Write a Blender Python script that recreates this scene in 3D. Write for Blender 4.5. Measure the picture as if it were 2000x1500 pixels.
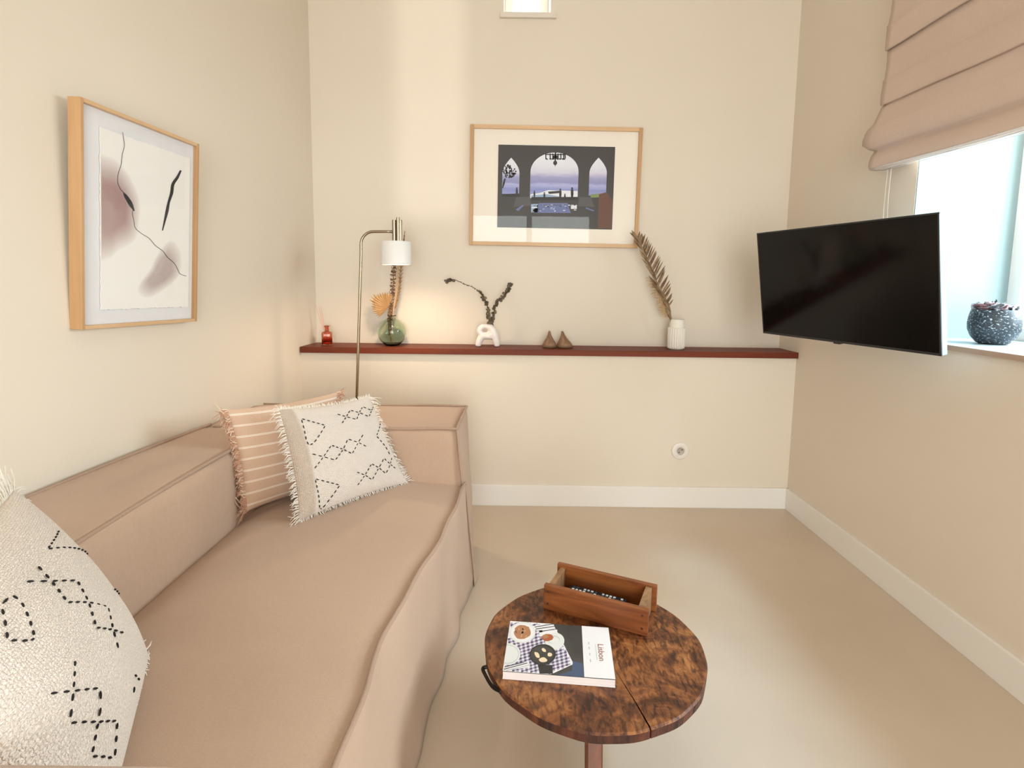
import bpy, bmesh, math, random
import numpy as np
from mathutils import Vector, Matrix
for o in list(bpy.data.objects): bpy.data.objects.remove(o)
S = bpy.context.scene; COL = S.collection
R = random.Random(7)
pi = math.pi

# ---------------------------------------------------------------- camera
EYE = 1.12
cam_d = bpy.data.cameras.new('camera'); cam = bpy.data.objects.new('camera', cam_d); COL.objects.link(cam)
F_PX, PITCH, ROLL, YAW, CY = 1058.763, .1093, .0123, .002, 666.727
cam_d.sensor_width = 36; cam_d.lens = 36 * F_PX / 2000
cam_d.shift_y = -(750 - CY) / 2000
cam_d.clip_start = .02
fw = Vector((math.sin(YAW)*math.cos(PITCH), math.cos(YAW)*math.cos(PITCH), -math.sin(PITCH)))
rt = fw.cross(Vector((0,0,1))).normalized(); up = rt.cross(fw)
rt, up = rt*math.cos(ROLL)+up*math.sin(ROLL), -rt*math.sin(ROLL)+up*math.cos(ROLL)
cam.matrix_world = Matrix(((rt.x,up.x,-fw.x,0),(rt.y,up.y,-fw.y,0),(rt.z,up.z,-fw.z,EYE),(0,0,0,1)))
S.camera = cam

# ---------------------------------------------------------------- world, lights, exposure
S.view_settings.view_transform = 'Standard'; S.view_settings.look = 'None'
S.view_settings.gamma = 1; S.view_settings.exposure = 0.0; S.view_settings.use_curve_mapping = False
w = bpy.data.worlds.new('world'); S.world = w; w.use_nodes = True
w.node_tree.nodes['Background'].inputs[0].default_value = (.82,.94,1,1)
w.node_tree.nodes['Background'].inputs[1].default_value = 1.9
def area(name, loc, rot, sx, sy, power, col, spread=180):
    l = bpy.data.lights.new(name, 'AREA'); l.shape = 'RECTANGLE'; l.size = sx; l.size_y = sy
    l.energy = power; l.color = col; l.spread = math.radians(spread)
    o = bpy.data.objects.new(name, l); COL.objects.link(o); o.location = loc; o.rotation_euler = rot; return o
area('daylight_side_window', (2.25,1.25,1.75), (0,math.radians(74),0), 1.3, 1.3, 104, (.82,.94,1))
so = area('sky_over_side_window', (3.15,1.25,3.85), (0,0,0), .8, .8, 105, (.36,.62,1)); so.rotation_euler = (Vector((.55,1.15,0))-so.location).to_track_quat('-Z','Y').to_euler()
area('daylight_high_window', (.06,3.15,2.72), (math.radians(-78),0,0), .3, .5, 8, (.85,.95,1))
area('daylight_rear_doors', (.25,-2.62,1.15), (math.radians(90),0,0), 1.9, 2.0, 108, (1,.97,.935))
gl = bpy.data.lights.new('back_wall_stripe_spot', 'SPOT'); gl.energy = 700; gl.color = (1,.96,.92); gl.spot_blend = .1; gl.spot_size = math.radians(15); gl.shadow_soft_size = .05  # added spot, casts the bright stripe on the back wall through the slot
go = bpy.data.objects.new('back_wall_stripe_spot', gl); COL.objects.link(go); go.location = (-2.2,-7,.8)
go.rotation_euler = (Vector((-1.4,-2.5,1.5))-go.location).to_track_quat('-Z','Y').to_euler()

# ---------------------------------------------------------------- helpers
def mesh_obj(name, me, m=None, parent=None, kind=None):
    o = bpy.data.objects.new(name, me); COL.objects.link(o)
    if m is not None:
        for mm in (m if isinstance(m, (list,tuple)) else [m]): me.materials.append(mm)
    if parent: o.parent = parent
    if kind: o['kind'] = kind
    return o
def obj(name, bm, m=None, parent=None, kind=None, smooth=False):
    me = bpy.data.meshes.new(name)
    bmesh.ops.recalc_face_normals(bm, faces=bm.faces)
    bm.to_mesh(me); bm.free()
    if smooth: 
        for p in me.polygons: p.use_smooth = True
    return mesh_obj(name, me, m, parent, kind)
def tag(o, label, cat, group=None):
    o['label'] = label; o['category'] = cat
    if group: o['group'] = group
    return o
def thing(name, label, cat, loc=(0,0,0), rz=0, group=None):
    o = bpy.data.objects.new(name, None); COL.objects.link(o); o.location = loc; o.rotation_euler = (0,0,rz)
    o.empty_display_size = .05
    return tag(o, label, cat, group)
def box(bm, c, d, M=None, bev=0):
    r = bmesh.ops.create_cube(bm, size=1)
    vs = r['verts']
    for v in vs: v.co = Vector((v.co.x*d[0]+c[0], v.co.y*d[1]+c[1], v.co.z*d[2]+c[2]))
    if bev:
        es = {e for v in vs for e in v.link_edges}
        rr = bmesh.ops.bevel(bm, geom=list(es), offset=bev, segments=2, affect='EDGES', profile=.6)
        vs = list({v for f in rr['faces'] for v in f.verts} | {v for v in vs if v.is_valid})
        seen = set(vs); stack = list(vs)
        while stack:
            v = stack.pop()
            for e in v.link_edges:
                q = e.other_vert(v)
                if q not in seen: seen.add(q); stack.append(q)
        vs = list(seen)
    if M is not None:
        for v in vs: v.co = M @ v.co
    return vs
def boxes(name, lst, m, parent=None, bev=0, kind=None, M=None):
    bm = bmesh.new()
    for c, d in lst: box(bm, c, d, M, bev)
    return obj(name, bm, m, parent, kind)
def span(x0,x1,y0,y1,z0,z1): return ((x0+x1)/2,(y0+y1)/2,(z0+z1)/2),(abs(x1-x0),abs(y1-y0),abs(z1-z0))
def tube(bm, pts, r, n=8, closed=False, caps=True):
    pts = [Vector(p) for p in pts]; N = len(pts)
    rad = r if isinstance(r, (list,tuple)) else [r]*N
    tang = []
    for i in range(N):
        a = pts[(i-1) % N] if (closed or i > 0) else pts[0]
        b = pts[(i+1) % N] if (closed or i < N-1) else pts[-1]
        t = (b-a); tang.append(t.normalized() if t.length > 1e-9 else Vector((0,0,1)))
    nn = tang[0].orthogonal().normalized(); rings = []
    for i in range(N):
        nn = (nn - tang[i]*nn.dot(tang[i])); nn = nn.normalized() if nn.length > 1e-6 else tang[i].orthogonal().normalized()
        bb = tang[i].cross(nn)
        rings.append([bm.verts.new(pts[i] + (nn*math.cos(2*pi*k/n)+bb*math.sin(2*pi*k/n))*rad[i]) for k in range(n)])
    for i in range(N if closed else N-1):
        A, B = rings[i], rings[(i+1) % N]
        for k in range(n): bm.faces.new((A[k],A[(k+1)%n],B[(k+1)%n],B[k]))
    if caps and not closed:
        bm.faces.new(rings[0][::-1]); bm.faces.new(rings[-1])
def lathe(bm, prof, n=32, c=(0,0,0), fn=None):
    rings = []
    for r, z in prof:
        if r < 1e-6: rings.append([bm.verts.new((c[0],c[1],c[2]+z))])
        else:
            ring = []
            for k in range(n):
                a = 2*pi*k/n; rr = r*(fn(a,z) if fn else 1)
                ring.append(bm.verts.new((c[0]+rr*math.cos(a),c[1]+rr*math.sin(a),c[2]+z)))
            rings.append(ring)
    for A, B in zip(rings, rings[1:]):
        if len(A) == 1 and len(B) == 1: continue
        if len(A) == 1:
            for k in range(n): bm.faces.new((A[0],B[k],B[(k+1)%n]))
        elif len(B) == 1:
            for k in range(n): bm.faces.new((A[k],A[(k+1)%n],B[0]))
        else:
            for k in range(n): bm.faces.new((A[k],A[(k+1)%n],B[(k+1)%n],B[k]))
def cr(pts, n=8):                                   # catmull-rom through points
    P = [Vector(p) for p in pts]; P = [P[0]*2-P[1]] + P + [P[-1]*2-P[-2]]; out = []
    for i in range(1, len(P)-2):
        for k in range(n):
            t = k/n; a,b,c,d = P[i-1],P[i],P[i+1],P[i+2]
            out.append(.5*((2*b)+(c-a)*t+(2*a-5*b+4*c-d)*t*t+(3*b-a-3*c+d)*t*t*t))
    out.append(P[-2]); return out
def rbox(name, C, dims, r, puff, m, parent, n=14, wav=0, seed=0):
    """rounded, slightly stuffed box; C = 8 corners (000,100,010,110,001,101,011,111)"""
    C = [Vector(c) for c in C]; bm = bmesh.new()
    bmesh.ops.create_cube(bm, size=2)
    bmesh.ops.subdivide_edges(bm, edges=bm.edges[:], cuts=n, use_grid_fill=True)
    rn = random.Random(seed); ph = [rn.uniform(0,6) for _ in range(6)]
    h = [d/2 for d in dims]
    for v in bm.verts:
        p = [v.co[i]*h[i] for i in range(3)]
        q = [max(-(h[i]-r), min(h[i]-r, p[i])) for i in range(3)]
        d = Vector([p[i]-q[i] for i in range(3)])
        if d.length > 1e-9: d = d.normalized()*r
        s = Vector([q[i]+d[i] for i in range(3)])
        u = [s[i]/h[i] for i in range(3)]
        o = [0,0,0]
        for i in range(3):
            j, k = (i+1)%3, (i+2)%3
            if abs(v.co[i]) > .999:
                o[i] = math.copysign(puff*max(0,1-u[j]**2)*max(0,1-u[k]**2)
                       + wav*math.sin(u[j]*5+ph[0])*math.sin(u[k]*4+ph[1])*(1-u[j]**2)*(1-u[k]**2), v.co[i])
        u = [(u[i]+o[i]/h[i]+1)/2 for i in range(3)]
        a,b,c = u; P = Vector()
        for idx in range(8):
            wx = a if idx&1 else 1-a; wy = b if idx&2 else 1-b; wz = c if idx&4 else 1-c
            P += C[idx]*wx*wy*wz
        v.co = P
    return obj(name, bm, m, parent, smooth=True)
def homog(src):
    """pixel quad TL,TR,BR,BL -> function px -> (u,v) in the unit square, v down"""
    dst = [(0,0),(1,0),(1,1),(0,1)]; A = []; B = []
    for (x,y),(u,v) in zip(src,dst):
        A.append([x,y,1,0,0,0,-u*x,-u*y]); B.append(u); A.append([0,0,0,x,y,1,-v*x,-v*y]); B.append(v)
    h = np.linalg.solve(np.array(A,float), np.array(B,float))
    return lambda x,y: ((h[0]*x+h[1]*y+h[2])/(h[6]*x+h[7]*y+1), (h[3]*x+h[4]*y+h[5])/(h[6]*x+h[7]*y+1))

# ---------------------------------------------------------------- materials
def nt(name):
    m = bpy.data.materials.new(name); m.use_nodes = True
    return m, m.node_tree, m.node_tree.nodes['Principled BSDF']
def setp(b, **k):
    for a, v in k.items():
        a = a.replace('_',' ')
        if a in b.inputs: b.inputs[a].default_value = v
def plain(name, c, rough=.6, metal=0, **k):
    m, t, b = nt(name); setp(b, Base_Color=(*c,1), Roughness=rough, Metallic=metal, **k); return m
def N(t, typ, **k):
    n = t.nodes.new(typ)
    for a, v in k.items():
        if a.startswith('i_'): n.inputs[a[2:].replace('_',' ')].default_value = v
        else: setattr(n, a, v)
    return n
def ramp(t, stops):
    r = t.nodes.new('ShaderNodeValToRGB'); e = r.color_ramp.elements
    while len(e) < len(stops): e.new(.5)
    for x, (p, c) in zip(e, stops): x.position = p; x.color = (*c,1)
    return r
def coords(t, scale=(1,1,1), out='Object', rot=(0,0,0)):
    c = t.nodes.new('ShaderNodeTexCoord'); mp = t.nodes.new('ShaderNodeMapping')
    mp.inputs['Scale'].default_value = scale; mp.inputs['Rotation'].default_value = rot
    t.links.new(c.outputs[out], mp.inputs[0]); return mp.outputs[0]
def bump(t, b, h, strength=.3, dist=.002):
    n = t.nodes.new('ShaderNodeBump'); n.inputs['Strength'].default_value = strength; n.inputs['Distance'].default_value = dist
    t.links.new(h, n.inputs['Height']); t.links.new(n.outputs[0], b.inputs['Normal']); return n
def noisy(name, c1, c2, scale=5, rough=.7, bumps=0, bscale=60, mscale=(1,1,1), detail=4, lo=.3, hi=.7, metal=0, dist=.001, **k):
    m, t, b = nt(name); co = coords(t, mscale)
    n = N(t, 'ShaderNodeTexNoise', i_Scale=scale, i_Detail=detail); t.links.new(co, n.inputs['Vector'])
    r = ramp(t, [(lo,c1),(hi,c2)]); t.links.new(n.outputs['Fac'], r.inputs[0]); t.links.new(r.outputs[0], b.inputs['Base Color'])
    setp(b, Roughness=rough, Metallic=metal, **k)
    if bumps:
        n2 = N(t, 'ShaderNodeTexNoise', i_Scale=bscale, i_Detail=3); t.links.new(co, n2.inputs['Vector'])
        bump(t, b, n2.outputs['Fac'], bumps, dist)
    return m
def fabric(name, c1, c2, weave=900, strength=.5, big=3, rough=.95, fold=0.0, sheen=.15):
    m, t, b = nt(name); co = coords(t)
    n = N(t, 'ShaderNodeTexNoise', i_Scale=big, i_Detail=5); t.links.new(co, n.inputs['Vector'])
    nf = N(t, 'ShaderNodeTexNoise', i_Scale=260, i_Detail=2); t.links.new(coords(t,(1,1,.25)), nf.inputs['Vector'])
    mx = N(t, 'ShaderNodeMath', operation='MULTIPLY_ADD'); t.links.new(nf.outputs[0], mx.inputs[0]); mx.inputs[1].default_value = .5
    t.links.new(n.outputs['Fac'], mx.inputs[2])
    r = ramp(t, [(.5,c1),(1,c2)]); t.links.new(mx.outputs[0], r.inputs[0]); t.links.new(r.outputs[0], b.inputs['Base Color'])
    wv = N(t, 'ShaderNodeTexNoise', i_Scale=weave, i_Detail=1); t.links.new(co, wv.inputs['Vector'])
    last = wv.outputs['Fac']
    if fold:
        nb = N(t, 'ShaderNodeTexNoise', i_Scale=2.2, i_Detail=2); t.links.new(coords(t,(1,1,1)), nb.inputs['Vector'])
        ad = N(t, 'ShaderNodeMath', operation='MULTIPLY_ADD'); t.links.new(nb.outputs[0], ad.inputs[0]); ad.inputs[1].default_value = fold
        t.links.new(last, ad.inputs[2]); last = ad.outputs[0]
    bump(t, b, last, strength, .0012)
    setp(b, Roughness=rough, Sheen_Weight=sheen); return m
def wood(name, c1, c2, axis=0, scale=14, rough=.5, stretch=.08, dark=None, **k):
    m, t, b = nt(name); s = [1,1,1]; s[axis] = stretch; co = coords(t, tuple(s))
    n = N(t, 'ShaderNodeTexNoise', i_Scale=scale, i_Detail=6, i_Roughness=.6, i_Distortion=.8); t.links.new(co, n.inputs['Vector'])
    st = [(.32,c1),(.66,c2)] if not dark else [(.28,dark),(.42,c1),(.68,c2)]
    r = ramp(t, st); t.links.new(n.outputs['Fac'], r.inputs[0]); t.links.new(r.outputs[0], b.inputs['Base Color'])
    n2 = N(t, 'ShaderNodeTexNoise', i_Scale=scale*6, i_Detail=3); t.links.new(co, n2.inputs['Vector'])
    bump(t, b, n2.outputs['Fac'], .25, .0008); setp(b, Roughness=rough, **k); return m
def pane_mat(name, tint=(1,1,1), ior=1.45):
    m = bpy.data.materials.new(name); m.use_nodes = True; t = m.node_tree; t.nodes.clear()
    o = t.nodes.new('ShaderNodeOutputMaterial'); mx = t.nodes.new('ShaderNodeMixShader')
    tr = t.nodes.new('ShaderNodeBsdfTransparent'); tr.inputs[0].default_value = (*tint,1)
    g = t.nodes.new('ShaderNodeBsdfGlossy'); g.inputs['Roughness'].default_value = 0.01
    lw = t.nodes.new('ShaderNodeLayerWeight'); lw.inputs['Blend'].default_value = .5
    pw = t.nodes.new('ShaderNodeMath'); pw.operation = 'POWER'; pw.inputs[1].default_value = 5; t.links.new(lw.outputs['Facing'], pw.inputs[0])
    f = t.nodes.new('ShaderNodeMath'); f.operation = 'MULTIPLY_ADD'; f.inputs[1].default_value = .7; f.inputs[2].default_value = .011; t.links.new(pw.outputs[0], f.inputs[0])
    t.links.new(f.outputs[0], mx.inputs[0]); t.links.new(tr.outputs[0], mx.inputs[1]); t.links.new(g.outputs[0], mx.inputs[2])
    t.links.new(mx.outputs[0], o.inputs[0]); return m
def vcol(name, rough=.8):
    m, t, b = nt(name); a = N(t, 'ShaderNodeVertexColor', layer_name='Col'); t.links.new(a.outputs[0], b.inputs['Base Color'])
    setp(b, Roughness=rough); return m

WALL = noisy('wall_paint', (.755,.662,.555), (.785,.692,.585), 1.3, .62, .12, 220, dist=.0006)
CEIL = plain('ceiling_paint', (.86,.84,.80), .8)
FLOOR = noisy('microcement', (.57,.455,.345), (.64,.52,.40), 2.2, .34, .06, 40, detail=6, lo=.3, hi=.75, dist=.0008)
WHITE = plain('white_lacquer', (.86,.82,.78), .38)
WOODSILL = wood('sill_stone', (.36,.24,.17), (.50,.36,.27), 1, 10, .5)
SILLTOP = noisy('sill_marble_sky_tinted', (.40,.45,.47), (.52,.56,.58), 4, .3)  # bluish tint of the window light mixed into the sill top colour
SHELF = wood('mahogany', (.11,.020,.008), (.19,.036,.012), 0, 9, .5, Specular_IOR_Level=.25)
SOFA = fabric('taupe_linen', (.47,.315,.225), (.53,.365,.265), 1100, .35, 2.5, fold=2.0)
PIPE = fabric('taupe_piping', (.38,.25,.178), (.43,.29,.21), 900, .3)
BLIND = fabric('blind_linen', (.62,.47,.385), (.69,.535,.445), 1000, .25, 2)
OAK = wood('oak_frame', (.46,.255,.11), (.60,.36,.18), 2, 12, .45)
OAKX = wood('oak_frame_flat', (.60,.37,.19), (.72,.48,.28), 0, 12, .45)
METAL = plain('brushed_brass_nickel', (.36,.29,.21), .26, 1)
PAPER = plain('art_paper', (.90,.86,.82), .9)
MOUNT = plain('mount_board', (.80,.78,.80), .9)
CREAM = plain('cream_mount', (.92,.84,.75), .9)
PANE = pane_mat('picture_glass')
WPANE = pane_mat('window_glass', (.97,1,1))
BLACKG = plain('black_gloss', (.003,.0025,.0025), .10, Specular_IOR_Level=.22)
BLACKM = plain('black_plastic', (.02,.02,.022), .4)
GREYM = plain('grey_bezel', (.42,.50,.53), .35, .3)
INK = plain('black_thread', (.012,.01,.012), .9)
INKA = plain('charcoal_ink', (.035,.03,.03), .8)
CORD = plain('white_cord', (.75,.66,.58), .7)

# ---------------------------------------------------------------- room shell
D1, D2 = 2.632, 2.809
XR0, XL0 = 1.4006, -1.0276
AL, AR = -math.atan(.0983), math.atan(.0072)
ML = Matrix.Translation((XL0,D1,0)) @ Matrix.Rotation(AL,4,'Z')      # local: x into room, y along wall (0 at the corner)
MR = Matrix.Translation((XR0,D1,0)) @ Matrix.Rotation(AR,4,'Z')
H = 3.15; YB = -2.5
def wall(name, lst, M=None, m=WALL):
    o = boxes(name, lst, m, M=None)
    if M is not None: o.matrix_world = M
    o['kind'] = 'structure'; return o
wall('floor', [span(-2.2,2.3,YB-.2,3.1,-.12,0)], m=FLOOR)
wall('ceiling', [span(-2.2,2.3,YB-.2,3.3,H,H+.12)], m=CEIL)
hx0,hx1,hz0,hz1 = -.054,.174,2.422,3.0
wall('wall_back', [span(-1.3,hx0,D2,D2+.34,0,H), span(hx1,1.9,D2,D2+.34,0,H), span(hx0,hx1,D2,D2+.34,0,hz0), span(hx0,hx1,D2,D2+.34,hz1,H),
                   span(-1.3,1.7,D1,D2+.002,0,.765)])
wall('wall_left', [span(-.2,0,-5.4,.36,0,H)], ML)
# side window opening: y from -.695 back to -1.93, z .922 - 2.25
wy1, wy0, wz0, wz1 = -.695, -1.93, .922, 2.3
wall('wall_right', [span(0,.40,wy1,.5,0,H), span(0,.40,-5.4,wy0,0,H), span(0,.40,wy0,wy1,0,wz0), span(0,.40,wy0,wy1,wz1,H)], MR)
# wall behind the camera with glazed doors, plus a slot added to shape the spot's stripe
wall('wall_front', [span(-1.9,-1.493,YB-.2,YB,0,H), span(-1.305,-.70,YB-.2,YB,0,H), span(-1.493,-1.305,YB-.2,YB,0,1.08), span(-1.493,-1.305,YB-.2,YB,2.1,H), span(1.2,2.2,YB-.2,YB,0,H), span(-.70,1.2,YB-.2,YB,2.15,H)])
def struct(name, lst, m, M=None, bev=0):
    o = boxes(name, lst, m, bev=bev)
    if M is not None: o.matrix_world = M
    o['kind'] = 'structure'; return o
struct('baseboard_back', [span(-1.02,1.392,D1-.012,D1,0,.107)], WHITE, bev=.002)
struct('baseboard_right', [span(-.012,0,-5.1,-.012,0,.107)], WHITE, MR, .002)
struct('baseboard_left', [span(0,.012,-5.1,-.012,0,.107)], WHITE, ML, .002)
# windows
REV = plain('reveal_sky_tinted', (.24,.31,.31), .6)  # cyan sky light put into the reveal colour, darkened against overexposure
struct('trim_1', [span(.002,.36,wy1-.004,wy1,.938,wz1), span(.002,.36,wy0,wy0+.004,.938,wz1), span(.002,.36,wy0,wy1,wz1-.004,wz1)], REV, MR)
wf = struct('window_1', [span(.36,.40,wy0,wy0+.05,wz0,wz1), span(.36,.40,wy1-.05,wy1,wz0,wz1), span(.36,.40,wy0,wy1,wz1-.05,wz1), span(.36,.40,wy0,wy1,wz0+.013,wz0+.06),
                         span(.36,.40,(wy0+wy1)/2-.03,(wy0+wy1)/2+.03,wz0,wz1)], WHITE, MR, .004)
boxes('window_pane', [span(.378,.384,wy0+.05,wy1-.05,wz0+.06,wz1-.05)], WPANE, wf)
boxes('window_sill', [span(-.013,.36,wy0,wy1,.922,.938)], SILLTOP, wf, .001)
boxes('sill_edge', [span(-.017,-.013,wy0-.02,wy1+.02,.921,.9375)], WOODSILL, wf)
wf = struct('window_2', [span(hx0,hx0+.045,2.99,3.04,hz0,hz1), span(hx1-.045,hx1,2.99,3.04,hz0,hz1), span(hx0,hx1,2.99,3.04,hz1-.04,hz1), span(hx0,hx1,2.99,3.04,hz0,hz0+.03)], WHITE, bev=.003)
boxes('window_pane', [span(hx0+.045,hx1-.045,3.012,3.018,hz0+.03,hz1-.04)], WPANE, wf)
boxes('window_sill', [span(-.072,.201,D2-.02,2.99,2.399,2.423)], plain('sill_stone_pale',(.74,.66,.58),.5), wf, .002)
dr = struct('door_1', [span(-.70,-.64,YB-.12,YB-.06,0,2.15), span(1.14,1.2,YB-.12,YB-.06,0,2.15), span(.21,.29,YB-.12,YB-.06,0,2.15), span(-.70,1.2,YB-.12,YB-.06,2.09,2.15), span(-.70,1.2,YB-.12,YB-.06,0,.08)], WHITE, bev=.004)
boxes('door_pane', [span(-.64,.21,YB-.093,YB-.087,.08,2.09), span(.29,1.14,YB-.093,YB-.087,.08,2.09)], WPANE, dr)

# ---------------------------------------------------------------- shelf
t = thing('wall_shelf', 'long narrow dark red mahogany shelf along the back wall', 'shelf', (.19,2.7,.765))
boxes('shelf_board', [span(-1.215,1.215,-.085,.109,0,.029)], SHELF, t, .0015)
SZ = .794

# ---------------------------------------------------------------- sofa
sofa = thing('sofa', 'taupe linen slipcovered sofa with corded seams along the left wall', 'sofa', (-.6,1.2,0))
sofa_M = Matrix.Translation((.6,-1.2,0))
def loc(p): return (p[0]+.6, p[1]-1.2, p[2])
def lx(y): return XL0 - .0983*(D1-y) + .012            # x of left wall face
def interp(y, tab):
    tab = sorted(tab)
    if y <= tab[0][0]: return tab[0][1]
    for (a,b),(c,d) in zip(tab,tab[1:]):
        if y <= c: return b+(d-b)*(y-a)/(c-a)
    return tab[-1][1]
FRONT = [(.45,-.262),(.73,-.257),(.99,-.250),(1.35,-.212),(1.69,-.168),(1.88,-.152)]
HEM = [(.45,-.245),(1.14,-.205),(1.475,-.180),(1.70,-.150),(1.88,-.128)]
BACKX = -.835
def seat_mesh():
    bm = bmesh.new(); rows = []; NY = 90
    for j in range(NY+1):
        y = .46 + (1.895-.46)*j/NY
        xf = interp(y, FRONT); xh = interp(y, HEM)
        xf += .006*math.sin(y*9+1)+.003*math.sin(y*23)
        fl = .006*math.sin(y*13+.5)+.007*math.sin(y*31+2)*abs(math.sin(y*5))
        prof = [(BACKX-.03,.02),(BACKX-.03,.34)]
        for k in range(21):
            s = k/20; x = BACKX+(xf-.014-BACKX)*s
            z = .388 + .022*math.sin(pi*min(1,s*1.02))**.6 + .0035*math.sin(y*6+s*5)*math.sin(pi*s) - .02*max(0,1-s*8)
            prof.append((x,z))
        prof += [(xf-.006,.394),(xf,.388),(xf+.001,.372)]
        for k in range(1,13):
            s = k/12; x = xf+(xh-xf)*s + fl*s**1.5 + .006*math.sin(pi*s)*math.sin(y*3+.4)
            prof.append((x,.372*(1-s)+.004))
        prof.append((xh+fl-.02,.004))
        rows.append([bm.verts.new(loc((x,y,z))) for x,z in prof])
    for A,B in zip(rows,rows[1:]):
        for k in range(len(A)-1): bm.faces.new((A[k],A[k+1],B[k+1],B[k]))
    bm.faces.new(rows[0]); bm.faces.new(rows[-1][::-1])
    return obj('seat', bm, SOFA, sofa, smooth=True)
seat_mesh()
def pipe(pts, r=.0052, parent=sofa, n=6):
    bm = bmesh.new(); tube(bm, [loc(p) for p in cr(pts,6)], r, n); return obj('piping', bm, PIPE, parent, smooth=True)
pipe([(interp(y,FRONT)+.006*math.sin(y*9+1)+.003*math.sin(y*23)-.003, y, .3945) for y in [.46+.0715*i for i in range(21)]]+[(-.158,1.905,.385)])
# backrest
b = rbox('backrest', [loc(p) for p in ((lx(.46),.46,.03),(BACKX,.46,.03),(lx(1.9),1.9,.03),(BACKX+.015,1.9,.03),
      (lx(.46),.46,.598),(BACKX-.015,.46,.598),(lx(1.9),1.9,.598),(BACKX-.004,1.9,.598))], (.30,1.44,.57), .022, .014, SOFA, sofa, 26, .006, 3)
pipe([(BACKX-.012+.010*math.sin(y*4), y, .598+.004*math.sin(y*5)) for y in [.5+.1*i for i in range(15)]], parent=sofa)
pipe([(lx(y)+.016, y, .600+.003*math.sin(y*5)) for y in [.5+.1*i for i in range(15)]], parent=sofa)
# far arm
AY0, AY1 = 1.875, 2.208
rbox('armrest', [loc(p) for p in ((lx(AY0),AY0,.004),(-.126,AY0,.004),(lx(AY1),AY1,.004),(-.150,AY1,.004),
      (lx(AY0)+.0,AY0,.598),(-.189,AY0,.598),(lx(AY1),AY1,.604),(-.178,AY1,.604))], (.92,.33,.60), .016, .010, SOFA, sofa, 22, .004, 5)
pipe([(x,AY0+.004,.598+.002*math.sin(x*20)) for x in [-1.05+.086*i for i in range(11)]])
pipe([(-.190,AY0+.003,.597),(-.186,1.98,.602),(-.182,2.10,.604),(-.180,AY1-.004,.604)])
pipe([(x,AY1-.004,.606+.002*math.sin(x*15)) for x in [-1.02+.084*i for i in range(11)]])
pipe([(-.187,AY0+.002,.597),(-.178,AY0-.002,.50),(-.168,AY0-.004,.40)])
pipe([(-.158,1.895,.39),(-.146,1.885,.27),(-.134,1.88,.15),(-.126,1.88,.06)], .003)
# near arm (only its inner top edge shows)
rbox('armrest', [loc(p) for p in ((lx(.14),.14,.004),(-.27,.14,.004),(lx(.53),.53,.004),(-.262,.53,.004),
      (lx(.14),.14,.598),(-.30,.14,.598),(lx(.53),.53,.606),(-.30,.53,.606))], (.92,.39,.60), .016, .010, SOFA, sofa, 14, .004, 8)
# skirt pleat at the corner
bm = bmesh.new()
P = [(-.150,1.90,.30),(-.138,1.93,.10),(-.113,1.975,.006),(-.128,1.90,.05),(-.122,1.885,.004),(-.16,1.96,.004)]
v = [bm.verts.new(loc(p)) for p in P]
for f in ((0,1,3),(1,2,3),(3,2,4),(0,5,1),(1,5,2),(0,3,4,5)): 
    bm.faces.new([v[i] for i in f])
obj('skirt_pleat', bm, SOFA, sofa, smooth=False)

# ---------------------------------------------------------------- cushions
def surfp(C,T,u,v,side=1):
    BL,BR,TR,TL = C
    s=2*u-1; q=2*v-1
    U=(s*(1-.06*(1-q*q))+1)/2; V=(q*(1-.06*(1-s*s))+1)/2
    P=BL*(1-U)*(1-V)+BR*U*(1-V)+TR*U*V+TL*(1-U)*V
    Nn=(BR-BL).cross(TL-BL).normalized()
    b=math.sqrt(max(1-s*s,0)*max(1-q*q,0))
    return P+Nn*T*b*side, Nn
def cushion_body(parent, C, T, m, n=44, seed=1):
    bm = bmesh.new(); uvl = bm.loops.layers.uv.new('UVMap'); rn = random.Random(seed)
    grid = {}
    def gp(i):
        x = i/n; return .5-.5*math.cos(pi*x)
    ph = rn.uniform(0,6)
    for side in (1,-1):
        for i in range(n+1):
            for j in range(n+1):
                u, v = gp(i), gp(j)
                edge = i in (0,n) or j in (0,n)
                if side == -1 and edge: grid[(side,i,j)] = grid[(1,i,j)]; continue
                p, Nn = surfp(C,T,u,v,side)
                wr = .0022*math.sin(u*17+ph+v*6)*math.sin(v*13+ph)*math.sin(pi*u)*math.sin(pi*v)
                grid[(side,i,j)] = bm.verts.new(p+Nn*wr*side)
    for side in (1,-1):
        for i in range(n):
            for j in range(n):
                q = [(i,j),(i+1,j),(i+1,j+1),(i,j+1)]
                if side < 0: q = q[::-1]
                f = bm.faces.new([grid[(side,a,b)] for a,b in q])
                for l,(a,b) in zip(f.loops,q): l[uvl].uv = (gp(a),gp(b))
    return obj('cover', bm, m, parent, smooth=True)
def stitches(parent, C, T, paths, dash=.0095, gap=.0075, r=.0016):
    bm = bmesh.new()
    for path in paths:
        for (u0,v0),(u1,v1) in zip(path,path[1:]):
            a = surfp(C,T,u0,v0)[0]; b = surfp(C,T,u1,v1)[0]; L = (b-a).length
            k = max(1, round(L/(dash+gap)))
            for i in range(k):
                t0 = (i+.18)/k; t1 = (i+.18+dash/(dash+gap))/k
                pts = []
                for q in range(4):
                    tt = t0+(t1-t0)*q/3; p, Nn = surfp(C,T,u0+(u1-u0)*tt,v0+(v1-v0)*tt); pts.append(p+Nn*.0014)
                tube(bm, pts, [r*.6,r,r,r*.6], 5)
    return obj('embroidery', bm, INK, parent, kind='stuff', smooth=True)
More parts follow.
